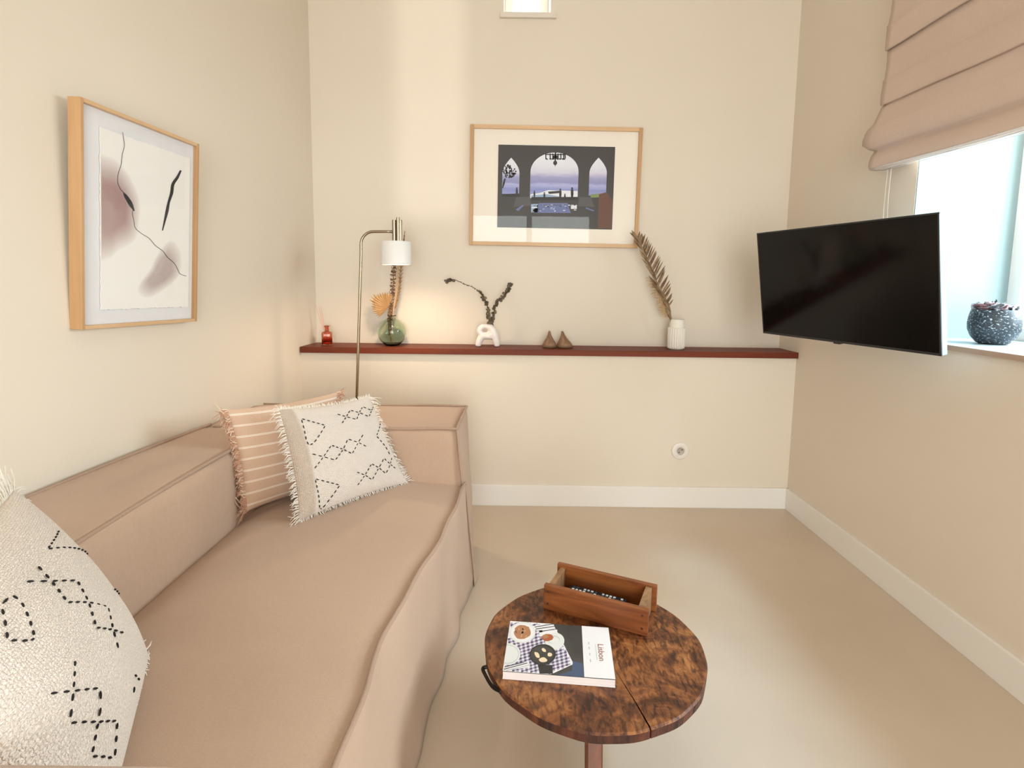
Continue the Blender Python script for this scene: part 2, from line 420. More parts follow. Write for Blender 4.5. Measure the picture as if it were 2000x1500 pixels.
def fringe(parent, C, T, edges, m, length=.02, per=70, r=.0011, droop=.3, seed=4, curl=.3):
    bm = bmesh.new(); rn = random.Random(seed)
    ctr = (C[0]+C[1]+C[2]+C[3])/4; Nn = surfp(C,T,.5,.5)[1]
    for e in edges:
        for i in range(per):
            s = (i+rn.uniform(-.3,.3))/(per-1); s = min(max(s,0),1)
            uv = {'b':(s,0),'t':(s,1),'l':(0,s),'r':(1,s)}[e]
            p,_ = surfp(C,T,*uv)
            out = {'b':(C[0]-C[3])+(C[1]-C[2]),'t':(C[3]-C[0])+(C[2]-C[1]),'l':(C[0]-C[1])+(C[3]-C[2]),'r':(C[1]-C[0])+(C[2]-C[3])}[e].normalized()
            side = Nn.cross(out)
            L = length*rn.uniform(.6,1.25)
            cor = min(s,1-s); L *= 1+ .5*max(0,1-cor*10)
            d = out + side*rn.uniform(-.5,.5) + Nn*rn.uniform(-.35,.35)
            p1 = p + d*L*.45 + Nn*rn.uniform(-.2,.2)*L
            d2 = d + side*rn.uniform(-curl,curl)*2 + Nn*rn.uniform(-curl,curl) + Vector((0,0,-droop))
            p2 = p1 + d2*L*.5
            tube(bm, [p-out*.003,p1,p2], [r,r,r*.5], 4, caps=False)
    return obj('fringe', bm, m, parent, kind='stuff')
def cotton(name, c1, c2, band=None, stripes=None, strength=.9):
    m, t, b = nt(name); uv = N(t,'ShaderNodeTexCoord'); sp = N(t,'ShaderNodeSeparateXYZ'); t.links.new(uv.outputs['UV'], sp.inputs[0])
    def wave(direction, sc):
        wv = N(t,'ShaderNodeTexWave', wave_type='BANDS', bands_direction=direction, i_Scale=sc, i_Distortion=6, i_Detail=2)
        wv.inputs['Detail Scale'].default_value = 3
        t.links.new(uv.outputs['UV'], wv.inputs['Vector']); return wv.outputs['Fac']
    wx, wy = wave('X',32), wave('Y',36)
    mul = N(t,'ShaderNodeMath', operation='ADD'); t.links.new(wx,mul.inputs[0]); t.links.new(wy,mul.inputs[1])
    nz = N(t,'ShaderNodeTexNoise', i_Scale=90, i_Detail=3); t.links.new(uv.outputs['UV'], nz.inputs['Vector'])
    ad = N(t,'ShaderNodeMath', operation='ADD'); t.links.new(mul.outputs[0],ad.inputs[0]); t.links.new(nz.outputs[0],ad.inputs[1])
    sc = N(t,'ShaderNodeMath', operation='MULTIPLY'); t.links.new(ad.outputs[0],sc.inputs[0]); sc.inputs[1].default_value=.4
    r = ramp(t, [(.25,c1),(.8,c2)]); t.links.new(sc.outputs[0], r.inputs[0]); last = r.outputs[0]
    if band:
        mr = N(t,'ShaderNodeMapRange'); t.links.new(sp.outputs[0], mr.inputs[0]); mr.inputs[1].default_value=.10; mr.inputs[2].default_value=.13; mr.inputs[3].default_value=1; mr.inputs[4].default_value=0
        r2 = ramp(t, [(.2,tuple(x*.86 for x in band)),(.8,band)]); t.links.new(wx, r2.inputs[0])
        mx = N(t,'ShaderNodeMix', data_type='RGBA'); t.links.new(mr.outputs[0], mx.inputs[0]); t.links.new(last, mx.inputs[6]); t.links.new(r2.outputs[0], mx.inputs[7]); last = mx.outputs[2]
    if stripes:
        k, col = stripes
        m1 = N(t,'ShaderNodeMath', operation='MULTIPLY'); t.links.new(sp.outputs[1], m1.inputs[0]); m1.inputs[1].default_value = k
        f = N(t,'ShaderNodeMath', operation='FRACT'); t.links.new(m1.outputs[0], f.inputs[0])
        rr = ramp(t, [(0,(0,0,0)),(.40,(0,0,0)),(.42,(1,1,1)),(.465,(1,1,1)),(.48,(0,0,0)),(.50,(0,0,0)),(.515,(1,1,1)),(.56,(1,1,1)),(.575,(0,0,0))])
        t.links.new(f.outputs[0], rr.inputs[0])
        mx = N(t,'ShaderNodeMix', data_type='RGBA'); t.links.new(rr.outputs[0], mx.inputs[0]); t.links.new(last, mx.inputs[6]); mx.inputs[7].default_value = (*col,1); last = mx.outputs[2]
    t.links.new(last, b.inputs['Base Color']); bump(t, b, ad.outputs[0], strength, .0012); setp(b, Roughness=.95, Sheen_Weight=.1); return m
IVORY = cotton('ivory_cotton', (.95,.80,.70), (.99,.88,.79), band=(.80,.64,.53), strength=1)
FRIN = plain('ivory_thread', (.86,.80,.72), .9)
BLUSH = cotton('blush_cotton', (.62,.42,.30), (.70,.48,.35), stripes=(9,(.92,.82,.72)), strength=.3)
FRIB = plain('rust_thread', (.58,.33,.22), .9)
FRIB2 = plain('pale_rust_thread', (.80,.62,.48), .9)
SW = [[(0.143,0.891),(0.328,0.79),(0.169,0.637),(0.129,0.627),(0.118,0.677),(0.143,0.891)],[(0.121,0.312),(0.316,0.183),(0.17,0.021),(0.148,0.03),(0.121,0.312)],[(0.128,0.546),(0.22,0.492),(0.315,0.583),(0.413,0.517),(0.49,0.61),(0.583,0.551),(0.679,0.625)],[(0.126,0.403),(0.22,0.492),(0.314,0.432),(0.413,0.517),(0.486,0.451),(0.583,0.551),(0.664,0.484)],[(0.494,0.889),(0.575,0.842),(0.658,0.904),(0.743,0.858),(0.825,0.913),(0.919,0.852),(0.985,0.889)],[(0.493,0.778),(0.575,0.842),(0.672,0.79),(0.743,0.858),(0.841,0.793),(0.919,0.852)],[(0.481,0.261),(0.562,0.203),(0.655,0.299),(0.723,0.237),(0.815,0.322),(0.869,0.242),(0.927,0.311)],[(0.473,0.119),(0.562,0.203),(0.624,0.132),(0.723,0.237),(0.782,0.155),(0.869,0.242),(0.919,0.179)],[(0.985,0.7),(0.828,0.573),(0.896,0.442),(0.916,0.336)]]
SN = [[(0.802,0.783),(0.598,0.794),(0.953,0.566)],[(0.373,0.79),(0.447,0.716),(0.55,0.63),(0.503,0.545),(0.591,0.452),(0.526,0.385),(0.484,0.315)],[(0.475,0.792),(0.447,0.716),(0.418,0.621),(0.503,0.545),(0.443,0.466),(0.526,0.385),(0.599,0.314)],[(0.245,0.795),(0.298,0.795),(0.295,0.756),(0.261,0.694),(0.226,0.64),(0.209,0.65),(0.17,0.704),(0.245,0.795)],[(0.148,0.489),(0.208,0.422),(0.297,0.332),(0.267,0.296),(0.228,0.275),(0.157,0.236),(0.238,0.137)],[(0.276,0.479),(0.208,0.422),(0.148,0.371),(0.228,0.275),(0.312,0.19),(0.242,0.127)],[(0.8,0.43),(0.9,0.36)],[(0.538,0.177),(0.599,0.108)],[(0.512,0.154),(0.479,0.136)]]
def cushion(label, pts, T, m, name='cushion', seed=1):
    base = Vector(pts[0])
    t = thing(name, label, 'cushion', base); C = [Vector(p)-base for p in pts]
    cushion_body(t, C, T, m, seed=seed); return t, C
t, C = cushion('blush and white striped cushion with ruffled fringe, tucked behind the ivory one', [(-.800,1.590,.414),(-.600,1.815,.414),(-.611,1.885,.725),(-.861,1.615,.724)], .048, BLUSH, seed=2)
fringe(t, C, .048, 'lr', FRIB, .022, 210, .0019, .2, 5, .8); fringe(t, C, .048, 'lr', FRIB2, .020, 90, .0020, .2, 9, .8)
W4 = [(-.618,1.533,.412),(-.361,1.849,.412),(-.487,1.845,.718),(-.700,1.611,.727)]
t, C = cushion('fringed ivory cushion with black stitched diamonds in the far sofa corner', W4, .055, IVORY, seed=3)
stitches(t, C, .055, SW, .0092, .0068, .0016)
fringe(t, C, .055, 'lr', FRIN, .022, 130, .0010, .5, 11); fringe(t, C, .055, 'bt', FRIN, .011, 120, .0010, .1, 12)
N4 = [(-.4715,.533,.412),(-.673,.947,.412),(-.90,.95,.735),(-.6985,.536,.735)]
IVORY2 = cotton('ivory_cotton_plain', (.95,.80,.70), (.99,.88,.79), strength=1)
t, C = cushion('large ivory cushion with black dashed stitching at the near end of the sofa', N4, .080, IVORY2, seed=4)
stitches(t, C, .080, SN, .0072, .0085, .0016)
fringe(t, C, .080, 'bt', FRIN, .010, 160, .0010, .1, 13); fringe(t, C, .080, 'lr', FRIN, .012, 110, .0010, .1, 14); fringe(t, C, .080, 't', FRIN, .034, 200, .0012, -.2, 15); fringe(t, C, .080, 'r', FRIN, .020, 60, .0012, .1, 16)

# ---------------------------------------------------------------- coffee table
TZ, TR_, TC = .28, .2545, (.2003,1.1845)
table = thing('coffee_table', 'low round rustic table of dark burled wood with a split top', 'table', (TC[0],TC[1],0))
def burl():
    m, t, b = nt('burled_wood'); co = coords(t, (1,1,1))
    n1 = N(t,'ShaderNodeTexNoise', i_Scale=9, i_Detail=9, i_Roughness=.72, i_Distortion=1.2); t.links.new(co, n1.inputs['Vector'])
    r1 = ramp(t, [(.28,(.028,.009,.004)),(.42,(.10,.030,.009)),(.54,(.23,.080,.022)),(.74,(.42,.185,.060))]); t.links.new(n1.outputs['Fac'], r1.inputs[0])
    n2 = N(t,'ShaderNodeTexNoise', i_Scale=120, i_Detail=4, i_Distortion=.5); t.links.new(coords(t,(1,.35,1)), n2.inputs['Vector'])
    r2 = ramp(t, [(.34,(.30,.22,.18)),(.56,(1.1,1.1,1.1))]); t.links.new(n2.outputs['Fac'], r2.inputs[0])
    mx = N(t,'ShaderNodeMix', data_type='RGBA', blend_type='MULTIPLY'); mx.inputs[0].default_value = 1
    t.links.new(r1.outputs[0], mx.inputs[6]); t.links.new(r2.outputs[0], mx.inputs[7])
    vo = N(t,'ShaderNodeTexVoronoi', i_Scale=11); t.links.new(co, vo.inputs['Vector'])
    r3 = ramp(t, [(.04,(.10,.07,.06)),(.20,(1,1,1))]); t.links.new(vo.outputs['Distance'], r3.inputs[0])
    m2 = N(t,'ShaderNodeMix', data_type='RGBA', blend_type='MULTIPLY'); m2.inputs[0].default_value = .8
    t.links.new(mx.outputs[2], m2.inputs[6]); t.links.new(r3.outputs[0], m2.inputs[7]); t.links.new(m2.outputs[2], b.inputs['Base Color'])
    bump(t, b, n2.outputs['Fac'], .35, .0012); setp(b, Roughness=.42); return m
BURL = burl()
RIMW = noisy('carved_rim', (.018,.004,.003), (.12,.030,.012), 55, .5, 1, 60, (1,1,.25), dist=.006)
LEGW = wood('leg_wood', (.11,.03,.012), (.22,.065,.022), 2, 20, .5)
IRON = plain('black_iron', (.02,.015,.014), .32, .8)
def table_top():
    # outline with a wedge slit running from the front rim to near the middle
    a_s = math.atan2(.9324-TC[1], .2775-TC[0])
    slit_in = Vector((.225-TC[0], 1.145-TC[1]))
    n = 150; out = []
    def rr(a): return TR_*(1+.006*math.sin(3*a+.4)+.004*math.sin(7*a+1)+.003*math.sin(17*a))
    w_ = .0065
    for k in range(n+1):
        a = a_s + w_ + (2*pi-2*w_)*k/n
        out.append((rr(a)*math.cos(a), rr(a)*math.sin(a)))
    mid = Vector(out[0]); mid2 = Vector(out[-1])
    inner = []
    for s in (.35,.7):
        p = mid2.lerp(slit_in, s); inner.append((p.x+.0016*math.sin(s*40), p.y))
    inner2 = []
    for s in (.7,.35):
        p = mid.lerp(slit_in, s); inner2.append((p.x+.0016*math.sin(s*40), p.y))
    poly = out + inner + [tuple(slit_in)] + inner2
    bm = bmesh.new(); TH = .024
    def ring(z, sc): return [bm.verts.new((x*sc if i<=n else x, y*sc if i<=n else y, z)) for i,(x,y) in enumerate(poly)]
    L = [ring(TZ,.985), ring(TZ-.0035,1), ring(TZ-TH+.003,.997), ring(TZ-TH,.98)]
    f = bm.faces.new(L[0]); f.material_index = 0
    for q,(A,B) in enumerate(zip(L,L[1:])):
        for i in range(len(poly)):
            j = (i+1)%len(poly); ff = bm.faces.new((A[i],A[j],B[j],B[i])); ff.material_index = 0 if q==0 else 1
    bm.faces.new(L[3][::-1]).material_index = 1
    bmesh.ops.triangulate(bm, faces=[f for f in bm.faces if len(f.verts)>4])
    return obj('tabletop', bm, [BURL,RIMW], table)
table_top()
def leg(top, foot, w0=.017, w1=.0145):
    bm = bmesh.new(); a = Vector(top)-Vector((TC[0],TC[1],0)); b_ = Vector(foot)-Vector((TC[0],TC[1],0)); rings = []
    for s in (0,.04,.5,.97,1):
        c = a.lerp(b_,s); w = (w0+(w1-w0)*s)*(1.0 if .01<s<.99 else .93)
        rings.append([bm.verts.new(c+Vector((dx*w,dy*w,0))) for dx,dy in ((-1,-.8),(-.8,-1),(.8,-1),(1,-.8),(1,.8),(.8,1),(-.8,1),(-1,.8))])
    for A,B in zip(rings,rings[1:]):
        for k in range(8): bm.faces.new((A[k],A[(k+1)%8],B[(k+1)%8],B[k]))
    bm.faces.new(rings[0]); bm.faces.new(rings[-1][::-1])
    return obj('leg', bm, LEGW, table)
leg((.180,1.03,.258),(.170,.925,0)); leg((.12,1.30,.258),(.085,1.43,0)); leg((.29,1.30,.258),(.315,1.42,0))
bm = bmesh.new()
def rimp(a, r, z): return ((TR_+r)*math.cos(a), (TR_+r)*math.sin(a), z)
a0 = math.atan2(1.118-TC[1], -.052-TC[0]); a1 = math.atan2(1.045-TC[1], -.014-TC[0])
if a0 < 0: a0 += 2*pi
if a1 < 0: a1 += 2*pi
tube(bm, cr([rimp(a0,-.004,TZ-.012), rimp(a0,.008,TZ-.014), rimp(a0+(a1-a0)*.25,.0075,TZ-.015), rimp(a0+(a1-a0)*.7,.006,TZ-.014), rimp(a1,-.003,TZ-.013)],5), .0040, 8)
obj('iron_handle', bm, IRON, table, smooth=True)

# ---------------------------------------------------------------- wooden tray box
BW = wood('crate_wood', (.17,.046,.011), (.33,.108,.026), 0, 30, .45, .10, dark=(.07,.02,.008))
BW2 = wood('crate_wood_end', (.17,.08,.032), (.34,.18,.08), 2, 30, .6, .3)
ang = math.atan2(1.2104-1.3186, .3345-.0926)
crate = thing('wooden_box', 'oblong brown wooden brick mould box open at the top on the round table', 'box', (.0926,1.3186,TZ+.0005), ang)
BL_, BWd, BH = .265, .122, .066
def board(name, s, bev, m, par=crate):
    return boxes(name, [s], m, par, bev)
fb = board('side_board', span(0,BL_,0,.013,0,BH), .0015, BW)
bb = board('side_board', span(-.002,BL_+.002,BWd-.013,BWd,0,BH+.003), .0015, BW)
board('end_board', span(.008,.022,.0135,BWd-.0135,0,BH-.004), .001, BW2)
board('end_board', span(BL_-.026,BL_-.010,.0135,BWd-.0135,0,BH-.002), .001, BW2)
board('base_board', span(.0225,BL_-.0265,.0135,BWd-.0135,0,.008), 0, BW)
NAIL = plain('nail_head', (.06,.02,.012), .5)
for x in (.011,BL_-.014):
    for z in (.017,.05):
        bm = bmesh.new(); lathe(bm, [(0,0),(.003,0),(.0035,-.0008),(.0035,-.0025)], 10)
        n_ = obj('nail', bm, NAIL, fb); n_.rotation_euler = (pi/2,0,0); n_.location = (x,-.0003,z)
# remote control inside
rc = thing('remote_control', 'slim black remote control lying inside the wooden box', 'remote', (.0926+.040*math.cos(ang)+.083*-math.sin(ang), 1.3186+.040*math.sin(ang)+.083*math.cos(ang), TZ+.0095), ang-.03)
boxes('housing', [span(0,.155,-.02,.02,0,.014)], BLACKM, rc, .003)
BTN = plain('button_white', (.75,.78,.78), .4); BTN2 = plain('button_dark', (.08,.08,.09), .4)
for i in range(14):
    for j in range(3):
        if (i*3+j)%5 == 3: continue
        boxes('button', [span(.010+i*.010,.016+i*.010,-.014+j*.0105,-.0075+j*.0105,.0138,.0152)], BTN if R.random()<.5 else BTN2, rc)

# ---------------------------------------------------------------- magazine
def flat_polys(name, polys, mats, place, parent, lay=.00012):
    """polys: (list of (u,v), material index, layer)"""
    bm = bmesh.new()
    for pts, mi, ly in polys:
        vs = [bm.verts.new(place(u,v,ly*lay)) for u,v in pts]
        try: f = bm.faces.new(vs)
        except Exception: continue
        f.material_index = mi
    bmesh.ops.triangulate(bm, faces=bm.faces[:])
    bmesh.ops.recalc_face_normals(bm, faces=bm.faces)
    me = bpy.data.meshes.new(name); bm.to_mesh(me); bm.free()
    return mesh_obj(name, me, mats, parent)
def ell(cx,cy,rx,ry,n=28,rot=0,j=0,rn=R):
    out = []
    for k in range(n):
        a = 2*pi*k/n; f = 1+rn.uniform(-j,j); x,y = rx*f*math.cos(a), ry*f*math.sin(a)
        out.append((cx+x*math.cos(rot)-y*math.sin(rot), cy+x*math.sin(rot)+y*math.cos(rot)))
    return out
bx = Vector((.2266+.0094,1.0457-1.0675)); ba = math.atan2(bx.y,bx.x); BKL = bx.length
book = thing('magazine', 'thick softcover food magazine with checked tablecloth photo, on the round table', 'magazine', (-.0094,1.0675,TZ+.0005), ba)
BKW, BKT = .172, .018
PG = noisy('page_edges', (.74,.66,.66), (.86,.80,.80), 6, .8, 0, mscale=(.3,.3,220))
boxes('pages', [span(.0008,BKL-.0006,.0006,BKW-.0006,.0008,BKT-.0008)], PG, book)
SLATE = noisy('cover_slate', (.035,.033,.030), (.075,.072,.068), 9, .32)
WHT = plain('print_white', (.80,.77,.78), .35)
cv = boxes('cover', [span(0,BKL,0,BKW,BKT-.0008,BKT)], SLATE, book)
boxes('cover', [span(0,BKL,0,BKW,0,.0008)], WHT, book)
hb = homog([(355,350),(1620,445),(1750,1115),(275,1010)])
def place_book(x,y,h):
    u,v = hb(x,y); u = min(max(u,.001),.999); v = min(max(v,.002),.998)
    return (u*BKL, (1-v)*BKW, BKT+.00015+h)
pm = [SLATE, WHT, plain('p_navy',(.07,.06,.11),.35), plain('p_plate',(.72,.72,.70),.35), plain('p_food',(.42,.19,.09),.4), plain('p_food2',(.62,.36,.20),.4),
      plain('p_pan',(.03,.028,.026),.35), plain('p_potato',(.80,.64,.42),.4), plain('p_coffee',(.38,.10,.035),.35), plain('p_blue',(.06,.09,.16),.3), plain('p_shade',(.50,.52,.54),.35), plain('p_lilac',(.42,.36,.50),.35)]
P = []
P.append(([(1000,1080),(1345,1108),(1320,905),(1185,870),(1185,1000)],9,1))
# gingham cloth region: white base plus navy squares
cloth = [(355,350),(905,390),(960,470),(1190,890),(1190,920),(930,1045),(900,1060),(275,1010)]
P.append((cloth,1,2))
def inside(x,y,poly):
    c = False
    for (x0,y0),(x1,y1) in zip(poly,poly[1:]+poly[:1]):
        if (y0>y)!=(y1>y) and x < (x1-x0)*(y-y0)/(y1-y0)+x0: c = not c
    return c
ca, sa = math.cos(-.33), math.sin(-.33)
for i in range(-8,36):
    for j in range(-20,36):
        cx, cy = 620+(i*26-300)*ca*1.15-(j*22-260)*sa*.5, 700+(i*26-300)*sa+(j*22-260)*ca
        if (i%2==0) and (j%2==0): continue
        w2,h2 = 13.5,11.5
        q = [(cx+a*w2*1.15*ca-b_*h2*sa*.5, cy+a*w2*sa+b_*h2*ca) for a,b_ in ((-1,-1),(1,-1),(1,1),(-1,1))]
        if all(inside(x,y,cloth) for x,y in q): P.append((q,2 if (i%2 and j%2) else 11,3))
P += [([(640,420),(880,385),(925,405),(950,470),(700,480)],1,4), ([(690,455),(940,420),(945,428),(692,466)],6,5), ([(675,430),(905,393),(912,401),(678,440)],6,5),
      ([(735,485),(975,470),(960,520),(745,560)],1,4), ([(740,490),(960,455),(962,463),(742,500)],6,5), ([(738,478),(780,475),(782,500),(742,505)],6,5),
      (ell(520,505,172,136,36),3,5), (ell(520,505,150,118,32),1,6), (ell(522,500,112,92,24,0,.08),4,7)]
for k in range(34):
    a = R.uniform(0,6.28); rr_ = R.uniform(0,85); P.append((ell(522+rr_*math.cos(a)*1.1,500+rr_*math.sin(a)*.85,R.uniform(10,22),R.uniform(5,8),8,R.uniform(0,3)),5 if k%2 else 4,8))
P += [(ell(335,790,172,145,36),3,5), (ell(335,790,150,126,32),10,6), (ell(335,790,142,118,32),3,7),
      (ell(945,620,125,112,32),3,5), (ell(935,600,75,52,24),10,6), (ell(938,606,68,46,24),3,7), (ell(850,572,76,46,20,0,.05),8,8), (ell(820,560,40,26,16),4,9),
      (ell(795,795,172,138,36),6,6), (ell(790,800,150,118,30),0,7), ([(740,930),(930,930),(940,1045),(770,1055)],6,6)]
for cx,cy,rx,ry,ro in ((810,735,34,20,.8),(725,800,46,26,.9),(890,795,34,26,.2),(805,865,54,34,.1)): P += [(ell(cx,cy,rx,ry,12,ro,.12),7,8)]
P += [([(290,960),(620,880),(640,960),(300,1008)],1,5), ([(290,985),(600,900),(602,910),(292,996)],6,6), ([(320,1000),(640,925),(642,935),(330,1010)],10,6), ([(300,955),(560,890),(562,899),(302,966)],2,6)]
P.append(([(1280,422),(1618,448),(1748,1113),(1352,1108)],1,4))
for y in (630,690,770,850): P.append(([(1372+ (y-630)*.16,y),(1386+(y-630)*.16,y),(1391+(y-630)*.16,y+ (34 if y!=850 else 40)),(1378+(y-630)*.16,y+(34 if y!=850 else 40))],10,6))
P.append(([(1462,660),(1468,660),(1505,860),(1498,860)],10,6))
flat_polys('cover_photo', P, pm, place_book, cv)
def text_mesh(body, size, m, parent, M, name='lettering'):
    cu = bpy.data.curves.new('txt','FONT'); cu.body = body; cu.size = size; cu.extrude = .0001; cu.align_x = 'CENTER'; cu.align_y = 'CENTER'
    to = bpy.data.objects.new('txt', cu); COL.objects.link(to); dg = bpy.context.evaluated_depsgraph_get()
    me = bpy.data.meshes.new_from_object(to.evaluated_get(dg)); bpy.data.objects.remove(to)
    me.transform(M); me.materials.clear(); return mesh_obj(name, me, m, parent)
u,v = hb(1545,765); 
text_mesh('Lisbon', .019, plain('p_bronze',(.33,.15,.10),.4), cv, Matrix.Translation((u*BKL,(1-v)*BKW,BKT+.0011)) @ Matrix.Rotation(-pi/2,4,'Z') @ Matrix.Diagonal((1.15,1,1,1)))

# ---------------------------------------------------------------- picture frames
def picture(t, W_, H_, rail, depth, m1, m2, mat_board, glass_d, md_=.003):
    """local: x across, z up, y out of the wall"""
    for s in (-1,1):
        boxes('frame_rail', [span(s*W_/2, s*(W_/2-rail), 0, depth, -H_/2, H_/2)], m1, t, .0012)
        boxes('frame_rail', [span(-W_/2+rail, W_/2-rail, 0, depth, s*H_/2, s*(H_/2-rail))], m2, t, .0012)
    boxes('mount', [span(-W_/2+rail*.8, W_/2-rail*.8, md_, md_+.005, -H_/2+rail*.8, H_/2-rail*.8)], mat_board, t)
    boxes('glass', [span(-W_/2+rail*.9, W_/2-rail*.9, glass_d, glass_d+.002, -H_/2+rail*.9, H_/2-rail*.9)], PANE, t)
# left wall: local y along the wall -1.218 .. -.764 ; z .98 .. 1.574
t = thing('framed_abstract', 'oak framed abstract print of soft mauve shapes on the left wall', 'picture')
fy_,fo_,fz_,ft_,fyaw_,W1,H1,fr_ = -1.0075,0.0171,1.2721,0.0545,0.111,0.437,0.5851,-0.0195
c = Vector((XL0,D1,fz_))+Vector((.0978,.9952,0))*fy_+Vector((.9952,-.0978,0))*fo_
ux = Vector((math.sin(fyaw_),math.cos(fyaw_),0)); out = Vector((math.cos(fyaw_),-math.sin(fyaw_),0)); zz = Vector((0,0,1))
o2 = out*math.cos(ft_)-zz*math.sin(ft_); u2 = zz*math.cos(ft_)+out*math.sin(ft_)
ux, u2 = ux*math.cos(fr_)+u2*math.sin(fr_), -ux*math.sin(fr_)+u2*math.cos(fr_)
t.matrix_world = Matrix(((ux.x,o2.x,u2.x,c.x),(ux.y,o2.y,u2.y,c.y),(ux.z,o2.z,u2.z,c.z),(0,0,0,1)))
picture(t, W1, H1, .010, .036, OAK, OAKX, MOUNT, .031, .017)
# paper with deckled edge.  pixel quad of the whole front opening: used only to lay out the artwork
pw0,pw1,ph0,ph1 = -.150,.188,-.243,.238
bm = bmesh.new(); rn = random.Random(3); pts = []
def jit(a,b,n_): return [(a[0]+(b[0]-a[0])*k/n_+rn.uniform(-.0016,.0016), a[1]+(b[1]-a[1])*k/n_+rn.uniform(-.0016,.0016)) for k in range(n_)]
for a,b_ in (((pw0,ph0),(pw1,ph0)),((pw1,ph0),(pw1,ph1)),((pw1,ph1),(pw0,ph1)),((pw0,ph1),(pw0,ph0))): pts += jit(a,b_,46)
vs = [bm.verts.new((x,.0265,z)) for x,z in pts]; f = bm.faces.new(vs)
r_ = bmesh.ops.extrude_face_region(bm, geom=[f]); 
for v in [g for g in r_['geom'] if isinstance(g,bmesh.types.BMVert)]: v.co.y -= .003
bmesh.ops.triangulate(bm, faces=[f for f in bm.faces if len(f.verts)>4])
ap = obj('art_sheet', bm, PAPER, t)
hL = homog([(187,247),(361,307),(361,598),(183,597)])
def place_art(x,y,h):
    u,v = hL(100+x/2.885, 160+y/2.885); u = min(max(u,.004),.996)
    return (pw0+u*(pw1-pw0), .0267+h, ph1-v*(ph1-ph0))
PCOL = (.90,.86,.82)
def blot(poly, col, h, fall=.5):
    bm = bmesh.new(); cl = bm.loops.layers.color.new('Col'); n_ = len(poly)
    cx = sum(p[0] for p in poly)/n_; cy = sum(p[1] for p in poly)/n_; K = 12; rings = []
    sm = []
    for k in range(n_*6):
        i = k//6; s = (k%6)/6; a,b,c_,d = [poly[(i+q)%n_] for q in (-1,0,1,2)]
        sm.append(tuple(.5*((2*b[e])+(c_[e]-a[e])*s+(2*a[e]-5*b[e]+4*c_[e]-d[e])*s*s+(3*b[e]-a[e]-3*c_[e]+d[e])*s**3) for e in (0,1)))
    for q in range(K+1):
        s = q/K; rings.append([bm.verts.new(place_art(cx+(x-cx)*s, cy+(y-cy)*s, h)) for x,y in sm] if q else [bm.verts.new(place_art(cx,cy,h))])
    def colr(q,i):
        s = q/K; a = 1 if s < fall else max(0,1-(s-fall)/(1-fall)); a = a**.8
        a *= .93+.07*math.sin(i*.09)
        c_ = tuple(col[e]*a+PCOL[e]*(1-a) for e in range(3))
        return tuple((x*12.92 if x < .0031308 else 1.055*x**(1/2.4)-.055) for x in c_)+(1,)
    M_ = len(sm)
    for q in range(K):
        for i in range(M_):
            j = (i+1)%M_
            if q == 0: fc = [(rings[0][0],0,0),(rings[1][i],1,i),(rings[1][j],1,j)]
            else: fc = [(rings[q][i],q,i),(rings[q+1][i],q+1,i),(rings[q+1][j],q+1,j),(rings[q][j],q,j)]
            try: f = bm.faces.new([a[0] for a in fc])
            except Exception: continue
            for l,a in zip(f.loops,fc): l[cl] = colr(a[1],a[2])
    me = bpy.data.meshes.new('b'); bmesh.ops.recalc_face_normals(bm, faces=bm.faces); bm.to_mesh(me); bm.free()
    return mesh_obj('ink_wash', me, WASH, ap)
WASH = vcol('watercolour_wash', .9)
blot([(150,400),(290,400),(370,455),(430,545),(468,650),(465,760),(440,870),(340,930),(285,975),(190,960),(150,700)], (.40,.25,.24), .0002, .45)
blot([(645,870),(700,925),(712,1010),(690,1090),(600,1165),(510,1205),(455,1175),(460,1120),(525,1035),(570,945)], (.50,.40,.38), .0002, .5)
def stroke(pts, ws, h=.0006):
    bm = bmesh.new(); prev = None; P3 = cr([(x,y,0) for x,y in pts],5); n_ = len(P3)
    for i,p in enumerate(P3):
        d = (P3[min(i+1,n_-1)]-P3[max(i-1,0)]).normalized(); q = Vector((-d.y,d.x,0)); s = i/(n_-1)*(len(ws)-1); k = int(min(s,len(ws)-2)); w_ = ws[k]+(ws[k+1]-ws[k])*(s-k)
        a,b_ = p+q*w_, p-q*w_; cur = (bm.verts.new(place_art(a.x,a.y,h)), bm.verts.new(place_art(b_.x,b_.y,h)))
        if prev: bm.faces.new((prev[0],prev[1],cur[1],cur[0]))
        prev = cur
    return obj('ink_stroke', bm, INKA, ap)
stroke([(372,278),(376,310),(381,350),(368,400),(362,450),(345,500),(342,545),(355,580),(375,602)], [1.3,1.6])
stroke([(373,602),(388,625),(410,660),(434,705)], [2,9,11,12,3])
stroke([(425,702),(424,725),(432,760),(440,800),(480,835),(520,860),(556,902),(600,935),(625,970),(665,1005),(685,1040),(700,1068),(738,1083)], [1.6,1.2,1.6,1.2])
stroke([(700,487),(680,525),(655,562),(648,610),(632,660),(622,710),(610,760),(596,818)], [5,8,9,9,7,9,6,3])

# back wall photograph
t = thing('framed_photograph', 'wide oak framed photograph of dark arches over the sea on the back wall', 'picture')
W2,H2 = .857,.590
cx,cz = .2125,1.5965
t.matrix_world = Matrix.Translation((cx,D2-.0005,cz)) @ Matrix.Rotation(.0075,4,'Y') @ Matrix(((1,0,0,0),(0,-1,0,0),(0,0,1,0),(0,0,0,1)))
